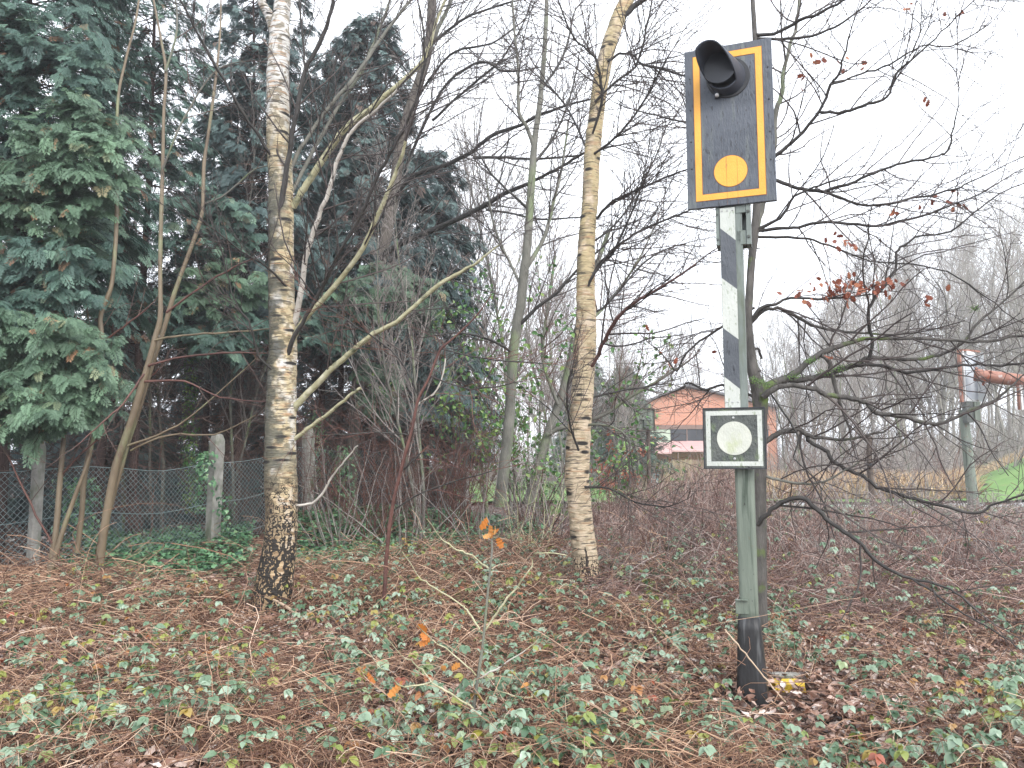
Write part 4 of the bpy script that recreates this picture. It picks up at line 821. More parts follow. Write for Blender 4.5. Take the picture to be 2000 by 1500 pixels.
# ---------------------------------------------------------------- cypresses behind the fence
def cypress(x, y, H, R, z0, nb, m, label, seed, parent_group='tall cypresses behind the fence', fs=.30, top=.3, dead=260, lowdead=1.2, fpb=13, stems=((0, 0),), az=None, hang=.0):
    random.seed(seed); rg = np.random.default_rng(seed); g = gzf(x, y)
    root = thing('cypress_tree', label, 'cypress', (x, y, g), parent_group)
    for (ox, oy) in stems:
        t = Tubes(); n = 14; w = random.uniform(.0, .25); ph = random.random()*6
        t.add([(x+ox+w*math.sin(ph+k*.5)*k/n, y+oy, g-.1+H*k/n) for k in range(n+1)], [(.13 if len(stems) == 1 else .085)*(1-k/n)+.012 for k in range(n+1)]); t.build('trunk', 'bark_cypress', root, 9, rough=.08)
    B = Tubes(); pos, fwd, nor, siz, rn = [], [], [], [], []
    for i in range(nb):
        u = random.random(); z = z0+(H-z0)*u; rr = R*((1-u)**.6*(1-top)+top*(1-u)**.15)*random.uniform(.72, 1.12)*(1-.18*math.cos(3*z+x)*math.sin(z*1.3+y))
        low = max(0, 1-(z-z0)/1.2); rr *= 1-.45*low*random.random()
        a = random.uniform(*az) if az else random.uniform(0, 2*math.pi); ox, oy = random.choice(stems)
        d = (math.cos(a), math.sin(a), random.uniform(.15, .5)); p = (x+ox, y+oy, g+z-rr*.15)
        pts, rad = [p], [.014]; n = 7; s = rr/n; bd = random.uniform(0, 2)
        for k in range(n):
            f = (k+1)/n; q = vn((d[0]+random.gauss(0, .08), d[1]+random.gauss(0, .08), d[2]-.85*f*f-hang*f)); p = (p[0]+q[0]*s, p[1]+q[1]*s, p[2]+q[2]*s); pts.append(p); rad.append(.014*(1-f)+.003)
        B.add(pts, rad)
        tone = random.gauss(.45, .17)+.12*math.sin(z*2.1+a*1.5+seed)
        for j in range(fpb):
            f = .34+.66*random.random()**.6; k = min(n-1, int(f*n)); t = f*n-k
            c = [pts[k][e]+(pts[k+1][e]-pts[k][e])*t for e in range(3)]; bdv = vn(tuple(pts[k+1][e]-pts[k][e] for e in range(3)))
            sd = random.choice((-1, 1))*random.uniform(.1, .95); lat = (-bdv[1], bdv[0], 0)
            fv = vn((bdv[0]+lat[0]*sd+random.gauss(0, .12), bdv[1]+lat[1]*sd+random.gauss(0, .12), bdv[2]-.25+random.gauss(0, .22)))
            pos.append((c[0]+random.gauss(0, .05), c[1]+random.gauss(0, .05), c[2]+random.gauss(0, .06))); fwd.append(fv)
            nor.append((random.gauss(0, .35)+.25*d[0], random.gauss(0, .35)+.25*d[1], 1)); siz.append(fs*random.uniform(.6, 1.3)*(1-.3*u))
            rn.append(random.uniform(.96, 1) if random.random() < .035 else min(.93, max(0, random.gauss(tone, .12))))
    B.build('branches', 'bark_cypress', root, 3)
    pos = np.array(pos); fwd = np.array(fwd); nor = np.array(nor); siz = np.array(siz); rn = np.array(rn); n = len(pos)
    scatter('crown', FRONDS, None, pos, fwd, nor, siz, m, root, rn)
    D = [Tubes(), Tubes()]
    for i in range(dead):
        a = random.uniform(0, 2*math.pi); z = random.uniform(.4, max(z0+lowdead, 2)); ox, oy = random.choice(stems)
        k, kr = walk((x+ox, y+oy, g+z), vn((math.cos(a), math.sin(a), random.uniform(-.5, .3))), random.uniform(.5, R*1.1), .008, .003, 6, .13, -.04)
        D[0].add(k, kr); sidegrow(D, k, kr, 1, [None, (.16, .15, .7, 50, .15, -.08, 4, .0035)])
    crown(D, 'twig_brown', root, 'dead_twigs')
    return root
CY = [
 (-7.5, 11.3, 13.5, 2.15, 3.1, 620, 'cypress', 'tall full cypress filling the left edge with green foliage', .30, 24, ((0, 0),), 120),
 (-9.6, 9.2, 9, 1.8, 1.6, 260, 'cypress', 'cypress cut off by the left edge of the picture', .32, 18, ((0, 0),), 60),
 (-7.9, 14.8, 14, 1.9, 3.6, 380, 'cypress', 'cypress behind and just right of the left edge cypress', .30, 18, ((0, 0), (.5, .3)), 220),
 (-6.9, 18.6, 10.4, 1.9, 3.6, 300, 'cypress_grey', 'shorter cypress in the gap between the left cypress and the twin-stemmed one', .32, 16, ((0, 0), (-.5, 0)), 240),
 (-5.5, 16.2, 12.8, 1.7, 4.4, 400, 'cypress_grey', 'twin-stemmed cypress standing just left of the thick birch', .32, 17, ((-.25, 0), (.3, .2)), 300),
 (-4.6, 18.6, 12.2, 1.8, 4.2, 340, 'cypress_grey', 'cypress hidden in part by the thick birch trunk', .32, 16, ((0, 0), (.4, .1)), 260),
 (-3.55, 17.6, 12.0, 1.75, 4.0, 430, 'cypress_grey', 'cypress with the long drooping boughs right of the thick birch', .32, 18, ((0, 0), (.35, 0)), 300),
 (-2.15, 19.4, 9.6, 2.1, 1.9, 560, 'cypress_grey', 'rightmost dark cypress of the row, with a rounded outline against the sky', .32, 17, ((0, 0), (-.3, .2)), 260)]
for i, (x, y, H, R_, z0, nb, m, lb, fs, fpb, stems, dead) in enumerate(CY): cypress(x, y, H, R_, z0, nb, m, lb, 40+i, fs=fs, fpb=fpb, stems=stems, dead=dead)
# a darker back row that reaches the ground and closes the gaps between the stems
for i, (x, y, H, R_, z0) in enumerate([(-9.6, 18.4, 5.4, 1.9, .3), (-12.9, 16, 9, 2.5, .3), (-14.5, 20, 9, 2.5, .3), (-11.2, 20.5, 8.4, 2.3, .3), (-8.6, 22.5, 6.0, 2.2, .3), (-6.6, 22.8, 6.4, 2.1, .3), (-4.6, 23, 6.2, 2.0, .3), (-2.9, 23.4, 6.2, 1.6, .3)]):
    cypress(x, y, H, R_, z0, 330, 'cypress_grey', 'dense low conifer of the %s back row behind the tall cypresses' % ('first', 'second', 'third', 'fourth', 'fifth', 'sixth', 'seventh', 'eighth')[i] + ' counting from the left', 70+i, 'low conifers of the back row', fs=.42, fpb=12, dead=60, az=(math.pi*.95, math.pi*2.05))
# bright drooping sprays in front: a low bough of the left conifer and a bough right of the birch
def low_sprays(parent, centre, rx, ry, rz, nb, m, seed, fs=.24, side=(.2, -1)):
    random.seed(seed); rg = np.random.default_rng(seed); pos, fwd, nor, rn = [], [], [], []; B = Tubes()
    for i in range(nb):
        th = random.uniform(0, 2*math.pi); rr = random.random()**.5; c = (centre[0]+rx*rr*math.cos(th), centre[1]+ry*random.uniform(-1, 1), centre[2]+rz*rr*math.sin(th))
        d = vn((side[0]*random.uniform(.3, 1.3)+random.gauss(0, .35), side[1]+random.gauss(0, .3), random.uniform(-.15, .2))); pts, rad = walk(c, d, random.uniform(.35, .7), .006, .002, 5, .08, -.1); B.add(pts, rad)
        tone = random.gauss(.5, .15)
        for j in range(11):
            k = random.randint(1, 4); q = pts[k]; dd = vn(tuple(np.subtract(pts[k+1], pts[k]))); s = random.choice((-1, 1))*random.uniform(.1, .9)
            pos.append(tuple(q[e]+random.gauss(0, .03) for e in range(3))); fwd.append((dd[0]-dd[1]*s, dd[1]+dd[0]*s, dd[2]-.2+random.gauss(0, .15))); nor.append((random.gauss(0, .3), -.35+random.gauss(0, .25), 1))
            rn.append(random.uniform(.95, 1) if random.random() < .05 else min(.94, max(0, random.gauss(tone, .12))))
    B.build('branches', 'bark_cypress', parent, 3)
    pos, fwd, nor, rn = map(np.array, (pos, fwd, nor, rn)); scatter('bough_foliage', FRONDS, None, pos, fwd, nor, rg.uniform(.6, 1.3, len(pos))*fs, m, parent, rn)
cyt = sorted([o for o in bpy.data.objects if o.name.startswith('cypress_tree')], key=lambda o: o.name)
for (px, py, d, rx, rz, nb, m, k) in ((60, 720, 9.6, 1.0, .72, 190, 'cypress_fresh', 0), (150, 760, 9.7, .3, .35, 45, 'cypress_fresh', 0), (150, 330, 10.0, .7, .9, 130, 'cypress_fresh', 0), (60, 150, 10.2, 1.1, 1.0, 120, 'cypress', 0), (110, 540, 10, .7, .5, 80, 'cypress', 0), (60, 400, 10, .8, .6, 80, 'cypress_fresh', 0), (40, 560, 9.8, .8, .5, 60, 'cypress', 0),
                                  (740, 570, 15.2, 1.0, .55, 90, 'cypress_fresh', 6), (650, 640, 15.3, .9, .5, 60, 'cypress', 6), (800, 590, 15.4, .5, .4, 40, 'cypress_fresh', 6), (730, 740, 16, .4, .5, 30, 'cypress_fresh', 7), (750, 780, 18.2, .25, .45, 24, 'cypress_fresh', 7),
                                  (440, 560, 14.6, .9, .5, 60, 'cypress_fresh', 4), (420, 440, 14.6, .8, .6, 50, 'cypress', 4), (480, 650, 14.6, .6, .5, 36, 'cypress', 4), (390, 640, 14.5, .5, .3, 20, 'cypress', 4)):
    low_sprays(cyt[k], PX(px, py, d), rx, .35, rz, nb, m, int(px+py), side=(.75 if k else .55, -1))

# ivy columns on stems, ivy carpet
IV = ivy_tmpl()
def ivy_on(parent, px, py0, py1, d, rad, n, m='ivy', s=(.04, .08)):
    a = RNG.uniform(0, 2*math.pi, n); py = RNG.uniform(py0, py1, n); P = np.array([PX(px+random.gauss(0, 3), q, d) for q in py]); r = rad*RNG.uniform(.5, 1.2, n)
    P[:, 0] += r*np.cos(a); P[:, 1] += r*np.sin(a); f = np.stack([np.cos(a)*.4, np.sin(a)*.4-.3, -np.ones(n)+RNG.normal(0, .4, n)], 1); nn = np.stack([np.cos(a), np.sin(a)-.3, .3+RNG.normal(0, .3, n)], 1)
    scatter('ivy_leaves', *IV, P, f, nn, RNG.uniform(*s, n), m, parent)
ivy_on(cyt[2], 150, 930, 1090, 12.5, .3, 500); ivy_on(cyt[4], 370, 670, 1000, 16, .16, 700, 'evergreen'); ivy_on(cyt[4], 400, 880, 1000, 15, .2, 400)
ivy_on(fence, 400, 880, 960, 13.2, .2, 90, s=(.05, .09)); ivy_on(fence, 440, 960, 1080, 13.2, .12, 120, s=(.04, .08)); ivy_on(cyt[7], 672, 870, 1010, 16, .25, 500); ivy_on(cyt[6], 620, 800, 1000, 16.5, .2, 400)
def cover(name, label, n, region, m, tmpl, s, lift, seed, flat=.5, cat=None, dens=None, rough=.5):
    rg = np.random.default_rng(seed); out = np.empty((0, 2))
    while len(out) < n:
        c = rg.random((n*3, 2)); pts = region(c, rg)
        if dens is not None: pts = pts[rg.random(len(pts)) < dens(pts[:, 0], pts[:, 1])]
        out = np.concatenate([out, pts])
    out = out[:n]; x, y = out.T; z = gz(x, y)+rg.uniform(*lift, n); a = rg.uniform(0, 2*math.pi, n)
    f = np.stack([np.cos(a), np.sin(a), rg.normal(0, flat*.5, n)], 1); nn = np.stack([rg.normal(0, flat, n), rg.normal(-.15, flat, n), np.ones(n)], 1)
    o = scatter(name, tmpl[0], tmpl[1], np.stack([x, y, z], 1), f, nn, rg.uniform(*s, n), m, None, rg.random(n)); tag(o, label, kind='stuff'); return o
def view_region(d0, d1, x0, x1, p=1.5):
    """points over the strip of ground seen between depths d0, d1 and photo columns x0, x1"""
    def f(c, rg):
        d = d0+(d1-d0)*c[:, 0]**p; px = x0+(x1-x0)*c[:, 1]; return np.stack([(px-1000)/FPX*d, d], 1)
    return f
def blob(x, y, s):
    v = 0
    for k, (a, b, c) in enumerate(((1.1, .7, .3), (.6, -1.3, 2.1), (1.9, 1.2, 4.), (-1.6, 2.1, 1.))): v = v+np.sin(a*x*s+b*y*s*.8+c)
    return np.clip(.5+v/5, 0, 1)
def ivy_d(x, y):
    px = 1000+x/y*FPX
    m1 = ((px > 180) & (px < 500) & (y > 10.6) & (y < 15.5)); m2 = (px > 575) & (px < 1060) & (y > 11.2+np.clip((px-780)/280, 0, 1)*3) & (y < 19); m3 = (px < 330) & (y > 9.4) & (y < 11.4)
    return np.where(m1, 1, np.where(m2, 1, np.where(m3, .35, .0)))*(.35+.65*blob(x, y, 2.2))
cover('ivy_carpet', 'dark green ivy carpeting the ground under the fence and conifers', 21000, view_region(9.4, 19, 120, 1080, 1), 'ivy', IV, (.05, .10), (.01, .24), 5, .55, dens=ivy_d)

# ---------------------------------------------------------------- leaf litter, canes, bramble
LT = litter_tmpl(1.0)
def lit_d(x, y): return (.35+.65*blob(x, y, 1.4))*np.where((np.abs(x-SO[0]-.12) < .32) & (y > 4.6) & (y < SO[1]+.25), .25, 1.)
cover('leaf_litter', 'wet brown fallen leaves strewn over the woodland floor', 26000, view_region(3.6, 9.5, -120, 2120, 1.25), 'litter', LT, (.045, .09), (.0, .08), 6, .5, dens=lit_d)
cover('leaf_litter', 'thicker layer of wet fallen leaves at the right foreground', 11000, view_region(3.8, 7.6, 1380, 2080, 1.1), 'litter', LT, (.04, .085), (.01, .09), 16, .5, dens=lit_d)
cover('leaf_litter', 'patch of pale dry leaves beside the fallen branch before the fence', 900, view_region(8.9, 10.4, 250, 450, 1), 'pale_leaf', LT, (.05, .10), (.02, .07), 17, .5)
cover('leaf_litter', 'brown fallen leaves under the far brambles and the fence', 14000, view_region(9.5, 24, -100, 2100, 1.3), 'litter', LT, (.06, .14), (.0, .08), 8, .5)
def hump(x, y):
    """height of the bramble tangle above the ground"""
    px = 1000+x/y*FPX
    r = np.clip((px-1120)/260, 0, 1)*np.clip((y-7.2)/4.5, 0, 1)*.66*(1-.35*np.clip((px-1750)/250, 0, 1)*np.clip((18-y)/6, 0, 1))
    c = np.clip((px-560)/250, 0, 1)*np.clip((1500-px)/300, 0, 1)*np.clip((y-6.5)/3.5, 0, 1)*.13
    l = np.clip((420-px)/300, 0, 1)*np.clip((y-6)/3, 0, 1)*.08
    v = .13+.10*blob(x, y, 2.7)+np.maximum(np.maximum(r, c), l)*(.75+.25*blob(x, y, 1.1))
    return np.minimum(v, np.maximum(.06, np.where(px < 1470, 1.62-.052*y, 1.42-.063*y)))
def canes(name, label, n, d0, d1, x0, x1, m, rad, L, seed, p=1.4, up=(.1, .9), dens=None, seg=7, hz=1.):
    random.seed(seed); rg = np.random.default_rng(seed); T = Tubes(); c = 0
    while c < n:
        u = rg.random((n, 2)); d = d0+(d1-d0)*u[:, 0]**p; px = x0+(x1-x0)*u[:, 1]; X = (px-1000)/FPX*d; H = hump(X, d); G = gz(X, d); D = dens(X, d) if dens else np.ones(n)
        for i in range(n):
            if c >= n: break
            if rg.random() > D[i]: continue
            x, y, h = X[i], d[i], float(H[i])*hz; a = rg.uniform(0, 2*math.pi); l = rg.uniform(*L); k0 = rg.uniform(0, .5); hh = h*rg.uniform(*up)
            pts, rr = [], []; w1, w2 = rg.normal(0, .22)*l, rg.normal(0, .12)*l; r = rad*(y/5)**.55*rg.uniform(.6, 1.3); lean = rg.normal(0, .25); tilt = rg.normal(0, .5)*l if rg.random() < .7 else 0
            for k in range(seg+1):
                t = k/seg; s_ = l*(t-.5); bend = w1*math.sin(t*math.pi*1.3)+w2*math.sin(t*7)
                pts.append((x+math.cos(a)*s_-math.sin(a)*bend, y+math.sin(a)*s_+math.cos(a)*bend, float(G[i])+.006+hh*math.sin(math.pi*min(1, k0+t*(1-k0)))**.8+h*.25*lean*t+abs(tilt)*(t if tilt > 0 else 1-t)*min(1, .35+h*1.2)+.01*rg.random())); rr.append(r*(1-.5*t))
            T.add(pts, rr, float(rg.random())); c += 1
    return tag(T.build(name, m, None, 3), label, kind='stuff')
def clear(x, y):
    b2 = (x-1.0)**2+(y-8.75)**2 < .4; b1 = (x+2.55)**2+(y-8.0)**2 < .3; bare = (x+4.1)**2/1.1+(y-9.7)**2/.7 < 1
    q = np.where(ivy_d(x, y) > .3, .10, 1.)*np.where(b2 | b1, .25, 1.)*np.where(bare, .08, 1.)
    return q* np.where((np.abs(x-SO[0]-.08) < .40) & (y > 4.55) & (y < SO[1]+.25), .05, 1.)
canes('bramble_canes', 'tangle of dead reddish brown bramble canes in the foreground', 8200, 3.7, 8.6, -60, 1500, 'cane', .0029, (.12, .65), 21, dens=lambda x, y: clear(x, y)*(.15+.85*np.clip(blob(x, y, 1.9)*1.6-.3, 0, 1)), up=(.02, 1.2))
canes('bramble_canes', 'sparser brown canes among the fallen leaves at the right', 1600, 3.7, 8.6, 1450, 2080, 'cane', .0025, (.12, .6), 22, dens=clear, up=(.0, 1.1))
canes('bramble_canes', 'brown cane tangle around the feet of the two birches', 5200, 8.2, 13.5, 380, 1300, 'cane', .0028, (.2, .8), 23, up=(.05, 1.2), dens=clear)
canes('bramble_thicket', 'thigh-high pinkish brown bramble thicket behind the signal', 11500, 7.4, 22, 1130, 2080, 'thicket_cane', .0031, (.2, .8), 24, p=1.1, up=(.1, 1.3))
canes('bramble_thicket', 'tall pale dry stems standing above the bramble thicket', 1500, 9, 21, 1120, 2080, 'twig_grey', .0028, (.25, .7), 27, p=1., up=(.7, 1.5), hz=1.35)
canes('bramble_thicket', 'taller brown stems in front of the board fence and house', 1300, 9.5, 19, 1110, 1480, 'thicket_cane', .0030, (.25, .7), 28, p=1., up=(.8, 1.6), hz=1.4)
canes('bramble_thicket', 'low brown twig tangle at the far left below the fence', 2000, 7.5, 10.4, -60, 420, 'cane', .0032, (.3, .9), 25, up=(.1, 1.1), dens=clear)
canes('bramble_canes', 'long arching bramble runners over the foreground', 170, 3.8, 9, 0, 1950, 'cane', .0026, (.7, 1.4), 26, up=(.5, 1.8), seg=12, hz=1.5, dens=clear)
def bramble(name, label, n, d0, d1, x0, x1, seed, s, p=1.3, dens=None):
    rg = np.random.default_rng(seed); random.seed(seed); pos, fwd, nor, sz, rn = [], [], [], [], []; T = Tubes(); c = 0
    while c < n:
        d = d0+(d1-d0)*rg.random()**p; x = (x0+(x1-x0)*rg.random()-1000)/FPX*d
        if dens and rg.random() > dens(x, d): continue
        g = gzf(x, d); h = float(hump(x, d)); tone = rg.random()**1.15; k = rg.integers(3, 10)
        for _ in range(k):
            lx, ly = x+rg.normal(0, .13), d+rg.normal(0, .16); lz = g+h*rg.uniform(.35, 1.25)+rg.uniform(.03, .13); a = rg.uniform(0, 2*math.pi)
            ss = s*rg.uniform(.6, 1.25); t = min(1, max(0, tone*.85+rg.normal(0, .12)))
            T.add([(lx-.1*math.cos(a)+rg.normal(0, .03), ly-.1*math.sin(a), lz-.12), (lx-.04*math.cos(a), ly-.04*math.sin(a), lz-.03), (lx, ly, lz)], [.0016*(d/5)**.5]*3)
            dr = rg.uniform(-.55, -.05)
            for off, q in ((0, 1.), (1.15, .82), (-1.15, .82)):
                b = a+off+rg.normal(0, .1); pos.append((lx, ly, lz)); fwd.append((math.cos(b), math.sin(b), dr+rg.normal(0, .15)))
                nor.append((rg.normal(0, .28), rg.normal(-.1, .28), 1)); sz.append(ss*q); rn.append(t)
            c += 1
    pos, fwd, nor = map(np.array, (pos, fwd, nor))
    o = scatter(name, LEAF[0], LEAF[1], pos, fwd, nor, np.array(sz), 'bramble', None, np.array(rn), smooth=True); tag(o, label, kind='stuff')
    tag(T.build('bramble_stalks', 'cane', None, 3), 'thin stalks under the bramble leaves '+label.split(' ', 3)[-1], kind='stuff')
bramble('bramble_leaves', 'pale green bramble leaves in the left and middle foreground', 2900, 3.8, 9.2, -40, 1500, 31, .059, dens=lambda x, y: clear(x, y)*(.10+.9*np.clip(blob(x, y, 3.1)*2-.35, 0, 1)))
bramble('bramble_leaves', 'scattered bramble leaves among fallen leaves in the right foreground', 1000, 3.8, 8, 1400, 2050, 32, .056, dens=lambda x, y: clear(x, y)*(.06+.94*np.clip(blob(x, y, 2.3)*2-.55, 0, 1)))
bramble('bramble_leaves', 'bramble leaves in the mid distance around the middle birch', 1300, 8, 13.5, 350, 1350, 33, .070, dens=lambda x, y: clear(x, y)*(.1+.9*blob(x, y, 2)))
bramble('bramble_leaves', 'sparse pale bramble leaves over the brown thicket at the right', 1200, 8, 21, 1200, 2060, 34, .075, p=1.2)

# logs and sticks
def stick(name, label, cat, tr, d0, d1, m, sides=8, rough=.12):
    p, r = smooth_trace(tr, d0, d1, 4, .003); t = Tubes(); t.add(p, r); o = t.build(name, m, None, sides, rough=rough); return tag(o, label, cat)
stick('rotten_log', 'dark rotten log lying in the ivy before the fence', 'log', [(225, 1140, 26), (262, 1128, 30), (300, 1112, 30), (333, 1102, 22)], 10.6, 11.2, 'log', 10, .2)
stick('fallen_branch', 'long fallen branch lying beside the rotten log on pale leaves', 'fallen branch', [(275, 1148, 9), (330, 1142, 12), (380, 1135, 13), (432, 1132, 10)], 10.2, 10.4, 'log')
stick('rotten_log', 'low dark log at the foot of the fence beside the saplings', 'log', [(95, 1148, 18), (140, 1136, 20), (182, 1130, 20), (210, 1128, 12)], 10.1, 10.6, 'log', 10, .2)
stick('fallen_branch', 'dark fallen branch in the ivy right of the thick birch', 'fallen branch', [(612, 1124, 11), (660, 1118, 12), (705, 1122, 11), (742, 1128, 8)], 10.8, 10.5, 'log')
stick('fallen_branch', 'peeled pale stick leaning on the foot of the thick birch', 'fallen branch', [(534, 1172, 5), (560, 1186, 6), (592, 1206, 6)], 8.0, 7.6, 'pale_stick', 6)
stick('fallen_branch', 'pale green split branch lying across the dark one', 'fallen branch', [(598, 1122, 5), (640, 1114, 7), (690, 1112, 4)], 10.3, 10.6, 'limb_yellow', 6)
stick('bramble_runner', 'single pale cane hanging across the black sleeve of the signal', 'cane', [(1415, 1228, 3), (1440, 1258, 3), (1470, 1294, 3), (1500, 1332, 3), (1535, 1372, 3)], 5.0, 4.95, 'pale_stick', 5)

# ---------------------------------------------------------------- shrubs, far trees
def shrub(name, label, cat, x, y, H, R_, n, mats, seed, group=None, r0=.009, leaf=None, spc=.14, sub=True, arch=-.02):
    random.seed(seed); g = gzf(x, y); root = thing(name, label, cat, (x, y, g), group); T = [Tubes(), Tubes(), Tubes()]; tips = []
    for i in range(n):
        a = random.uniform(0, 2*math.pi); d = vn((math.cos(a)*random.uniform(.1, .8), math.sin(a)*random.uniform(.1, .8), 1)); b = (x+math.cos(a)*random.uniform(0, R_*.4), y+math.sin(a)*random.uniform(0, R_*.4), g)
        L = H*random.uniform(.6, 1.15); k, kr = walk(b, d, L, r0*random.uniform(.6, 1.3), r0*.3, 9, .1, arch); T[0].add(k, kr)
        sidegrow(T, k, kr, 1, [None, (spc*1.5, H*.12, H*.42, 45, .12, arch, 5, r0*.3, .2)]+([(spc, H*.05, H*.18, 42, .14, arch, 3, r0*.24)] if sub else []), tips)
    T[0].build('stems', mats[0], root, 4)
    crown(T[1:], mats[1], root)
    if leaf and tips:
        m, cnt, s, tm = leaf; P = np.array([random.choice(tips) for _ in range(cnt)])+RNG.normal(0, .06*H/2, (cnt, 3)); scatter('leaves', tm[0], tm[1], P, RNG.normal(0, 1, (cnt, 3)), RNG.normal(0, .6, (cnt, 3))+(0, -.3, .8), RNG.uniform(*s, cnt), m, root)
    return root
G1 = 'bare shrubs tangled before the conifers'
for i, (px, d, H, R_, n, mm, lb) in enumerate((
    (660, 12.6, 2.1, .8, 20, ('twig_grey', 'twig_red'), 'grey arching shrub just right of the thick birch'), (730, 13.6, 2.5, .8, 24, ('twig_red', 'twig_red'), 'dense reddish shrub between the two birches, left part'),
    (800, 12.4, 1.9, .8, 22, ('twig_grey', 'twig_brown'), 'low arching shrub of pale stems before the dark cypresses'), (860, 14.4, 3.0, .9, 26, ('twig_red', 'twig_red'), 'tall dense red-brown shrub below the rightmost cypress'),
    (910, 15.2, 2.8, .9, 26, ('twig_red', 'twig_red'), 'red-brown shrub left of the green-stemmed tree'), (955, 12.2, 1.7, .6, 14, ('twig_grey', 'twig_grey'), 'pale twiggy shrub at the foot of the green-stemmed tree'),
    (1030, 11.8, 1.6, .6, 14, ('limb_yellow', 'twig_red'), 'pale-stemmed shrub close left of the middle birch'), (1080, 14, 2.4, .8, 18, ('twig_grey', 'twig_grey'), 'grey bare shrub behind the middle birch'),
    (600, 15.5, 2.5, .8, 18, ('twig_brown', 'twig_brown'), 'brown shrub half hidden behind the thick birch'), (300, 14.8, 1.8, .7, 14, ('twig_red', 'twig_red'), 'low reddish shrub behind the fence wire'), (470, 15, 2.0, .7, 16, ('twig_brown', 'twig_brown'), 'brown shrub behind the fence beside the birch'))):
    shrub('bare_shrub', lb, 'shrub', (px-1000)/FPX*d, d, H, R_, n, mm, 200+i, G1, r0=.010, spc=.15)
G2 = 'bare shrubs beyond the bramble thicket'
nm = ('reddish', 'grey', 'tan', 'brown')
for i, (px, d, H, n, mm, lb) in enumerate((
    (1165, 15, 1.8, 12, ('twig_brown', 'twig_red'), 'small reddish shrub right of the middle birch'), (1215, 19, 1.5, 10, ('twig_brown', 'twig_brown'), 'open brown shrub before the wooden fence'),
    (1330, 21, 2.0, 10, ('twig_brown', 'twig_red'), 'thin shrub before the house canopy'), (1410, 17, 1.7, 10, ('twig_red', 'twig_red'), 'thin reddish shrub left of the square plate'),
    (1540, 22, 2.6, 16, ('twig_grey', 'twig_grey'), 'grey shrub right of the signal post'), (1600, 26, 3.4, 18, ('twig_red', 'twig_grey'), 'tall pinkish shrub between the oak limbs'),
    (1665, 24, 2.8, 18, ('twig_grey', 'twig_grey'), 'grey shrub left of the dark wooden post'), (1740, 26, 3.2, 18, ('twig_grey', 'twig_red'), 'pinkish shrub right of the dark wooden post'),
    (1800, 29, 3.4, 18, ('twig_grey', 'twig_grey'), 'wide grey shrub before the far wood'), (1860, 31, 3.6, 18, ('twig_red', 'twig_grey'), 'shrub left of the rusty signal mast'), (1965, 38, 4.5, 20, ('twig_grey', 'twig_grey'), 'tall grey shrub right of the rusty signal mast'),
    (1510, 30, 3.4, 18, ('twig_red', 'twig_grey'), 'shrub beside the brick house'), (1190, 12.5, 1.5, 12, ('twig_red', 'twig_brown'), 'knee-high brown shrub right behind the middle birch foot'), (1270, 14, 1.4, 12, ('twig_brown', 'twig_red'), 'low brown shrub in the thicket below the green-backed sign'), (1360, 15, 1.4, 12, ('twig_red', 'twig_brown'), 'low brown shrub in the thicket below the square plate'), (1560, 15.5, 1.2, 12, ('twig_red', 'twig_brown'), 'low shrub in the thicket right of the green post'))):
    shrub('bare_shrub', lb, 'shrub', (px-1000)/FPX*d, d, H, H*.35, n, mm, 230+i, G2, r0=.0006*d, spc=.2+.006*d)
EG = 'glossy bright green holly-like shrub behind the green-stemmed tree'
for (px, d, H, n, cnt, lb) in ((1035, 15.6, 4.6, 14, 1700, EG), (1062, 17, 2.3, 8, 450, 'smaller evergreen shrub just left of the middle birch')):
    shrub('evergreen_shrub', lb, 'shrub', (px-1000)/FPX*d, d, H, .8, n, ('twig_brown', 'twig_brown'), 260+int(px), 'evergreen shrubs', r0=.012, leaf=('evergreen', cnt, (.07, .13), LEAF), spc=.3)
for (px, d, H, n, cnt, lb) in ((1192, 24, 2.2, 9, 330, 'shrub with dead red leaves left of the brick house'), (1215, 31, 2.0, 7, 220, 'red-leaved hedge bush before the brick house corner')):
    shrub('red_leaved_shrub', lb, 'shrub', (px-1000)/FPX*d, d, H, 1.0, n, ('twig_brown', 'twig_red'), 270+int(px), 'red-leaved shrubs', r0=.014, leaf=('red_leaf', cnt, (.09, .16), OAK), spc=.3)
# dark pines beyond, left of the house
def pine(x, y, H, R_, label, seed):
    random.seed(seed); g = gzf(x, y); root = thing('pine_tree', label, 'pine', (x, y, g), 'dark conifers left of the house'); t = Tubes(); t.add([(x, y, g), (x+.1, y, g+H*.5), (x, y, g+H)], [.16, .1, .03]); t.build('trunk', 'bark_brown', root, 8)
    n = 5200; u = RNG.random(n); a = RNG.random(n)*2*math.pi; r = R_*(1-u)**.55*RNG.uniform(.35, 1.1, n)*(1+.3*np.sin(u*25+a*2)); P = np.stack([x+r*np.cos(a), y+r*np.sin(a), g+H*.12+H*.88*u], 1)
    scatter('crown', *FRONDS[2], P, np.stack([np.cos(a), np.sin(a), RNG.normal(-.1, .4, n)], 1), RNG.normal(0, .4, (n, 3))+(0, 0, 1), RNG.uniform(.25, .5, n), 'pine', root)
pine(6.2, 42, 6.6, 1.9, 'dark bushy conifer right behind the middle birch', 5); pine(4.2, 46, 8.2, 2.2, 'taller dark conifer farther behind the middle birch', 6)

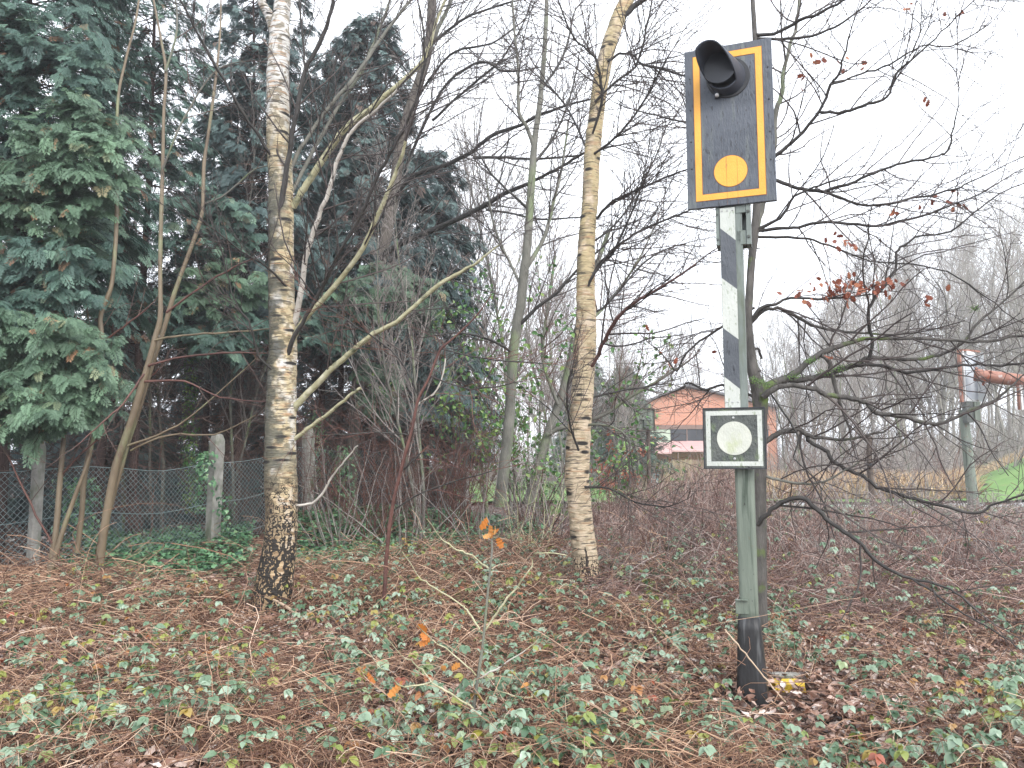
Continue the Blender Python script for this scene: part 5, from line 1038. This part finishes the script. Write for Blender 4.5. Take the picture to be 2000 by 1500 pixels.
# far bare trees: four grown shapes, copied as whole things
def bare_tree(name, label, x, y, H, seed, mats, group, stems=1, r0=.09, fine=1., rt=.012):
    random.seed(seed); g = gzf(x, y); root = thing(name, label, 'tree', (x, y, g), group); T = [Tubes(), Tubes(), Tubes()]; tr = Tubes()
    for s in range(stems):
        a = random.uniform(0, 6.28); k, kr = walk((x+.3*s*math.cos(a), y+.3*s*math.sin(a), g-.1), vn((random.gauss(0, .07), random.gauss(0, .07), 1)), H*random.uniform(.85, 1.05), r0*random.uniform(.7, 1.1), rt, 16, .045, .03); tr.add(k, kr)
        sidegrow(T, k, kr, 0, [(.42/fine, H*.12, H*.36, 34, .07, .07, 8, rt, .22), (.42/fine, H*.05, H*.15, 36, .1, .05, 5, rt*.75, .1), (.34/fine, H*.025, H*.07, 38, .12, .03, 3, rt*.6)])
    tr.build('trunk', mats[0], root, 8); 
    crown(T, mats[1], root)
    return root
def copy_tree(o, parent=None):
    c = o.copy(); COL.objects.link(c); c.parent = parent
    for ch in list(o.children): copy_tree(ch, c)
    return c
GW = 'bare trees of the far wood'
protos = [bare_tree('bare_tree', '', 20+i, 60, 14, 300+i, ('bark_far', 'twig_far'), GW, stems=(1, 2, 1, 2)[i], r0=.10, fine=1.25, rt=.0115) for i in range(4)]
lab = {}
random.seed(77)
spots = []
for k in range(46):
    px = 1440+k*13.2+random.uniform(-5, 5); d = random.choice((50, 58, 66, 74, 84))+random.uniform(-3, 3)
    top = 640-190*min(1, max(0, (px-1480)/380))+random.uniform(-35, 45); H = 1.6+(900-top)/FPX*d
    spots.append((px, d, H))
for k in range(14):
    px = 870+k*40+random.uniform(-12, 12); d = random.uniform(52, 80); spots.append((px, d, 1.6+(900-random.uniform(560, 690))/FPX*d))
where = lambda px: ('left of the middle birch' if px < 1100 else 'right of the middle birch' if px < 1240 else 'above the brick house' if px < 1430 else 'just right of the signal post' if px < 1560 else 'behind the oak limbs' if px < 1720 else 'beyond the dark wooden post' if px < 1850 else 'behind the rusty signal mast' if px < 1940 else 'at the right edge')
for i, (px, d, H) in enumerate(spots):
    o = protos[i] if i < 4 else copy_tree(protos[i % 4]); x = (px-1000)/FPX*d; s = H/14
    o.location = (x, d, gzf(x, d)); o.scale = (s, s, s); o.rotation_euler = (0, 0, random.uniform(0, 6.28)); w = where(px)
    o['label'] = 'bare grey tree of the far wood ' + w
# nearer slim bare trees in the middle
GM = 'slim bare trees between the conifers and the house'
pm = [bare_tree('slim_tree', '', 30+i, 50, 11, 320+i, ('bark_grey', 'twig_grey'), GM, stems=(2, 2, 3)[i], r0=.05, fine=1.6, rt=.0065) for i in range(3)]
for i, (px, d, H, lb) in enumerate(((905, 22, 13, 'slim bare tree at the edge of the rightmost cypress'), (950, 25, 11, 'slim bare tree left of the green-stemmed tree'), (1000, 21, 12, 'slim bare tree just behind the green-stemmed tree'), (1060, 24, 10, 'slim bare tree behind the leaning mossy stem'), (1100, 30, 12, 'slim bare tree seen left of the middle birch top'),
                                    (1150, 27, 9, 'slim bare tree hidden behind the middle birch trunk'), (1210, 26, 8, 'slim bare tree right of the middle birch'), (1250, 34, 9, 'slim bare tree before the brick gable edge'), (1560, 34, 9, 'slim bare tree left of the dark wooden post'), (1640, 36, 10, 'slim bare tree over the tan grass'), (1780, 40, 13, 'slim bare tree left of the rusty mast'),
  (310, 15.6, 9.6, 'slim bare tree behind the double-stemmed sapling'), (462, 15.8, 9.2, 'slim bare tree left of the thick birch before the cypress'), (830, 13.4, 7.0, 'slim bare tree before the rightmost cypress'))):
    o = pm[i] if i < 3 else copy_tree(pm[i % 3]); x = (px-1000)/FPX*d; s = H/11; o.location = (x, d, gzf(x, d)); o.scale = (s, s, s); o.rotation_euler = (0, 0, i*2.1+.4); o['label'] = lb
# dry grass and far undergrowth
def tufts(name, label, n, f, m, h, w, seed):
    rg = np.random.default_rng(seed); c = rg.random((n, 2)); P = f(c, rg); x, y = P.T; z = gz(x, y)
    V = np.array([(0, -.06, 0), (0, .06, 0), (.5, .035, .03), (.5, -.035, .03), (1, 0, .12)]); F = [np.array([(0, 1, 2, 3)]), np.array([(3, 2, 4)])]
    fw = np.stack([rg.normal(0, .35, n), rg.normal(0, .35, n), np.ones(n)], 1)
    tag(scatter(name, V, F, np.stack([x, y, z], 1), fw, rg.normal(0, 1, (n, 3)), rg.uniform(*h, n), m, None, rg.random(n), wid=np.full(n, w)), label, kind='stuff')
def reg(d0, d1, x0, x1): return view_region(d0, d1, x0, x1, 1)
tufts('dry_grass', 'tan dry grass between the path and the far wood', 18000, reg(30, 45, 1490, 1895), 'dry_grass', (.5, 1.3), .6, 3)
tufts('dry_grass', 'dry grass fringe along the foot of the wood', 5000, reg(44, 52, 1700, 2060), 'dry_grass', (.3, .7), .9, 4)
tufts('grass', 'green grass tufts along the near side of the path', 5000, reg(22, 26, 1050, 2050), 'green_grass', (.1, .3), .8, 9)
sheet('wood_floor', np.concatenate([np.arange(-30, 80, 1.5), [100, 140]]), np.concatenate([np.arange(30, 60, 1.), np.arange(60, 146, 8)]), 'soil', .16,
      mask=lambda x, y: ((x/y*FPX+1000 > 1480) & (x/y*FPX+1000 < 1885)) | (y > 56) | ((x/y*FPX+1000 < 900)), label='brown floor of the far wood')

random.seed(5); T = Tubes()
for i in range(15000):
    d = random.uniform(38, 80); px = random.uniform(1440, 2080) if random.random() < .8 else random.uniform(850, 1250); x = (px-1000)/FPX*d
    h = random.uniform(.8, 5.2)*d/58*(1 if px > 1700 or px < 1250 else .55+.45*(px-1440)/260)
    if px > 1880 and d < 1.0*(52): continue
    k, kr = walk((x, d, gzf(x, d)+random.uniform(0, h*.7)), vn((random.gauss(0, .5), random.gauss(0, .3), random.uniform(.3, 1))), h*random.uniform(.35, .7), .016, .006, 5, .16, .0); T.add(k, kr)
tag(T.build('undergrowth', 'twig_far', None, 3), 'dense grey twiggy undergrowth filling the far wood', kind='stuff')

# ---------------------------------------------------------------- brick house, fence, posts, far signals
HD = 50.
def hx(px): return (px-1000)/FPX*HD
def hz(py): return PX(1300, py, HD)[2]
hg = gzf(hx(1340), HD)
house = thing('brick_house', 'orange brick house with a shallow gable, dark window band and pink canopy', 'house', (hx(1340), HD, hg))
def wprism(out, y0, y1, name, m, parent):
    n = len(out); V = [(x, y0, z) for x, z in out]+[(x, y1, z) for x, z in out]; F4 = [(i, (i+1) % n, n+(i+1) % n, n+i) for i in range(n)]
    return raw_mesh(name, np.array(V), [np.array(F4), np.array([tuple(range(n-1, -1, -1))]), np.array([tuple(range(n, 2*n))])], m, parent, False)
g0 = hg-.2
wl_ = [(hx(1229), g0), (hx(1516), g0), (hx(1516), hz(797)), (hx(1343), hz(757)), (hx(1229), hz(799))]
wprism(wl_, HD, HD+12, 'wall', 'brick', house)
rf = [(hx(1222), hz(800)), (hx(1343), hz(755.5)), (hx(1522), hz(798)), (hx(1522), hz(794)), (hx(1343), hz(751.5)), (hx(1222), hz(796))]
wprism(rf, HD-.35, HD+12.3, 'roof', 'roof', house)
def hbox(name, m, x0, x1, y0, y1, b, f, parent): return wprism([(hx(x0), hz(y1)), (hx(x1), hz(y1)), (hx(x1), hz(y0)), (hx(x0), hz(y0))], HD-f, HD-b, name, m, parent)
hbox('lintel', 'beam', 1279, 1500, 830, 838, -.02, .12, house)
wn_ = hbox('window', 'dark_glass', 1309, 1500, 838.2, 862, -.02, .03, house)
for x in (1340, 1372, 1405, 1440, 1470): hbox('window_mullion', 'beam', x, x+1.6, 838.4, 861.8, .031, .07, wn_)
hbox('door_panel', 'green_panel', 1268, 1308.5, 838.2, 866, -.02, .05, house)
for k, (x0, x1, y0, y1) in enumerate(((1244, 1312, 864, 884), (1312.5, 1400, 861, 880), (1401, 1500, 861, 882))):
    a, b, c, e = PX(x0, y0, HD-.1), PX(x1, y0, HD-.1), PX(x1, y1, HD-2), PX(x0, y1, HD-2); V = [a, b, c, e]+[(q[0], q[1], q[2]-.08) for q in (a, b, c, e)]
    raw_mesh('canopy', np.array(V), np.array([(0, 3, 2, 1), (4, 5, 6, 7), (0, 1, 5, 4), (1, 2, 6, 5), (2, 3, 7, 6), (3, 0, 4, 7)]), 'canopy', house, False)
for x in (1246, 1310, 1398): hbox('canopy_post', 'beam', x, x+2, 882, 948, 1.8, 1.95, house)
pf = thing('wooden_fence', 'weathered vertical board fence before the brick house', 'fence', (hx(1290)*.9, 44, gzf(hx(1290)*.9, 44)))
random.seed(9); V, F = [], []
x = (1165-1000)/FPX*44; 
while x < (1460-1000)/FPX*44:
    w = .14; z0_ = gzf(x, 44); h = 1.62+random.gauss(0, .03); k = len(V); V += [(x, 44, z0_), (x+w, 44, z0_), (x+w, 44, z0_+h), (x, 44, z0_+h), (x, 44.03, z0_), (x+w, 44.03, z0_), (x+w, 44.03, z0_+h), (x, 44.03, z0_+h)]
    F += [(k, k+1, k+2, k+3), (k+1, k+5, k+6, k+2), (k+5, k+4, k+7, k+6), (k+4, k, k+3, k+7), (k+3, k+2, k+6, k+7)]; x += w+.012
raw_mesh('board_panel', np.array(V), np.array(F), 'planks', pf, False)
for k in range(5):
    x = (1165+k*73-1000)/FPX*44; t = Tubes(); t.add([(x, 44.09, gzf(x, 44)), (x, 44.09, gzf(x, 44)+1.7)], [.05, .05]); t.build('fence_post', 'weathered_post', pf, 6)
bx = PX(1278, 928, 42); bn = thing('blue_bin', 'small pale blue bin standing before the board fence', 'bin', (bx[0], 42, gzf(bx[0], 42)))
for nme, w0, w1, q0_, q1_ in (('bin_body', .17, .21, 0, .85), ('bin_lid', .23, .21, .853, .92)):
    V = [(bx[0]+sx*w, 42+sy*w, bn.location[2]+z) for z, w in ((q0_, w0), (q1_, w1)) for sx, sy in ((-1, -1), (1, -1), (1, 1), (-1, 1))]
    raw_mesh(nme, np.array(V), np.array([(0, 1, 5, 4), (1, 2, 6, 5), (2, 3, 7, 6), (3, 0, 4, 7), (4, 5, 6, 7), (3, 2, 1, 0)]), 'bin_blue', bn, False)
# green-backed sign on its post, left of the signal
gb = PX(1268, 960, 20); gg = gzf(gb[0], 20)
gs = thing('backed_sign', 'green back of a square sign on a thin grey post before the brick house', 'sign', (gb[0], 20, gg))
t = Tubes(); t.add([(gb[0], 20, gg-.1), (gb[0], 20, PX(1268, 800, 20)[2])], [.05, .05]); t.build('post', 'weathered_post', gs, 10)
def vbox(name, m, px0, px1, py0, py1, d0, d1, parent, skew=0.):
    a, c = PX(px0, py0, d0), PX(px1, py1, d0); V = [(x, y+(skew if x == c[0] else 0), z) for y in (d0, d1) for x, z in ((a[0], c[2]), (c[0], c[2]), (c[0], a[2]), (a[0], a[2]))]
    return raw_mesh(name, np.array(V), np.array([(0, 1, 2, 3), (7, 6, 5, 4), (0, 4, 5, 1), (1, 5, 6, 2), (2, 6, 7, 3), (3, 7, 4, 0)]), m, parent, False)
pn = vbox('sign_panel', 'post_green', 1242, 1279.5, 797, 841, 19.88, 19.92, gs)
for (u0_, u1_, v0, v1) in ((1242, 1244, 797, 841), (1277.5, 1279.5, 797, 841), (1244.1, 1277.4, 797, 799), (1244.1, 1277.4, 839, 841)): vbox('panel_rim', 'weathered_post', u0_, u1_, v0, v1, 19.84, 19.879, pn)
vbox('clamp_box', 'plate_dark', 1258, 1270, 820, 838, 19.80, 19.879, gs); vbox('clamp_arm', 'steel', 1252, 1275, 817, 819.5, 19.82, 19.878, gs)
# dark wooden post
wb = PX(1704, 1000, 20.5); wpz = gzf(wb[0], 20.5); wp = thing('wooden_post', 'dark weathered post with an iron band standing behind the bramble thicket', 'post', (wb[0], 20.5, wpz))
t = Tubes(); zt = PX(1704, 852, 20.5)[2]; t.add([(wb[0]+.02*math.sin(k), 20.5, wpz-.1+(zt-wpz+.1)*k/7) for k in range(8)], [.085-.003*k for k in range(8)]); t.build('post', 'weathered_post', wp, 9, rough=.08)
t = Tubes(); zb = PX(1704, 907, 20.5)[2]; t.add([(wb[0], 20.5, zb-.03), (wb[0], 20.5, zb+.03)], [.105, .105]); t.build('iron_band', 'board_edge', wp, 10)
# second signal at the right edge
MD = 24.; mb = PX(1903, 1000, MD); mg = gzf(mb[0], MD); ms = thing('rusty_signal', 'old mast at the right edge with white-framed grey board and rusty pipe arm', 'signal', (mb[0], MD, mg))
z1_ = PX(1896, 800, MD)[2]; t = Tubes(); n = 10
t.add([(mb[0]-.16*k/n, MD, mg-.1+(z1_-mg+.1)*k/n) for k in range(n+1)], [.17-.004*k for k in range(n+1)]); t.build('mast', 'post_green', ms, 14)
for py in (862, 868): 
    zz = PX(1896, py, MD)[2]; t = Tubes(); t.add([(mb[0]-.13, MD, zz-.02), (mb[0]-.13, MD, zz+.02)], [.18, .18]); t.build('mast_band', 'steel', ms, 14)
bd_ = vbox('board', 'panel_grey', 1884, 1925, 689, 779, MD-.30, MD-.26, ms, .35)
for q in ((1880, 1888, 685, 783), (1921, 1928, 689, 783), (1888.1, 1920.9, 685, 692), (1888.1, 1920.9, 776, 783)): vbox('white_frame', 'white_frame', *q, MD-.33, MD-.27, bd_, 0 if q[0] < 1900 and q[1] < 1900 else .35)
vbox('frame_edge', 'rust', 1876.5, 1879.8, 683, 785, MD-.35, MD-.20, bd_)
vbox('frame_edge', 'rust', 1880, 1928, 681.5, 684.8, MD-.35, MD-.20, bd_, .35)
vbox('junction_box', 'post_green', 1903, 1916, 784, 822, MD-.30, MD-.16, ms); vbox('clamp_box', 'plate_dark', 1887, 1902, 784, 825, MD-.34, MD-.1, ms)
pa_, pb_ = PX(1906, 732, MD-.62), PX(2060, 752, MD-1.4); t = Tubes(); t.add([pa_, tuple((a+b)/2 for a, b in zip(pa_, pb_)), pb_], [.19, .19, .19]); t.build('pipe_arm', 'rust', ms, 18)
t = Tubes(); t.add([PX(1903, 730.5, MD-.60), PX(1908, 731, MD-.63)], [.215, .215]); t.build('pipe_flange', 'rust', ms, 18)
vbox('hanging_board', 'panel_grey', 2000, 2060, 756, 840, MD-1.2, MD-1.15, ms); vbox('hanging_frame', 'white_frame', 1993, 1999.8, 752, 800, MD-1.24, MD-1.16, ms); vbox('hanging_edge', 'rust', 1990.6, 1992.8, 752, 800, MD-1.26, MD-1.14, ms)
hz_b = []
for z in (-1.6, 34.):
    for x, y in ((-153, -23), (153, -23), (153, 153), (-153, 153)): hz_b.append((x, y, z))
haze_m = bpy.data.materials.new('haze'); haze_m.use_nodes = True; hn = haze_m.node_tree.nodes; hn.remove(hn['Principled BSDF']); pv = hn.new('ShaderNodeVolumePrincipled')
pv.inputs['Color'].default_value = (.93, .95, 1, 1); pv.inputs['Density'].default_value = .0019; pv.inputs['Anisotropy'].default_value = .2
haze_m.node_tree.links.new(pv.outputs[0], hn['Material Output'].inputs['Volume'])
S.cycles.volume_bounces = 1; S.cycles.volume_step_rate = 20
tag(raw_mesh('haze', np.array(hz_b, float), np.array([(3, 2, 1, 0), (4, 5, 6, 7), (0, 1, 5, 4), (1, 2, 6, 5), (2, 3, 7, 6), (3, 0, 4, 7)]), haze_m, None, False), 'thin damp winter haze', kind='stuff')
print('OBJECTS', len(bpy.data.objects), 'verts', sum(len(m.vertices) for m in bpy.data.meshes), 'faces', sum(len(m.polygons) for m in bpy.data.meshes))
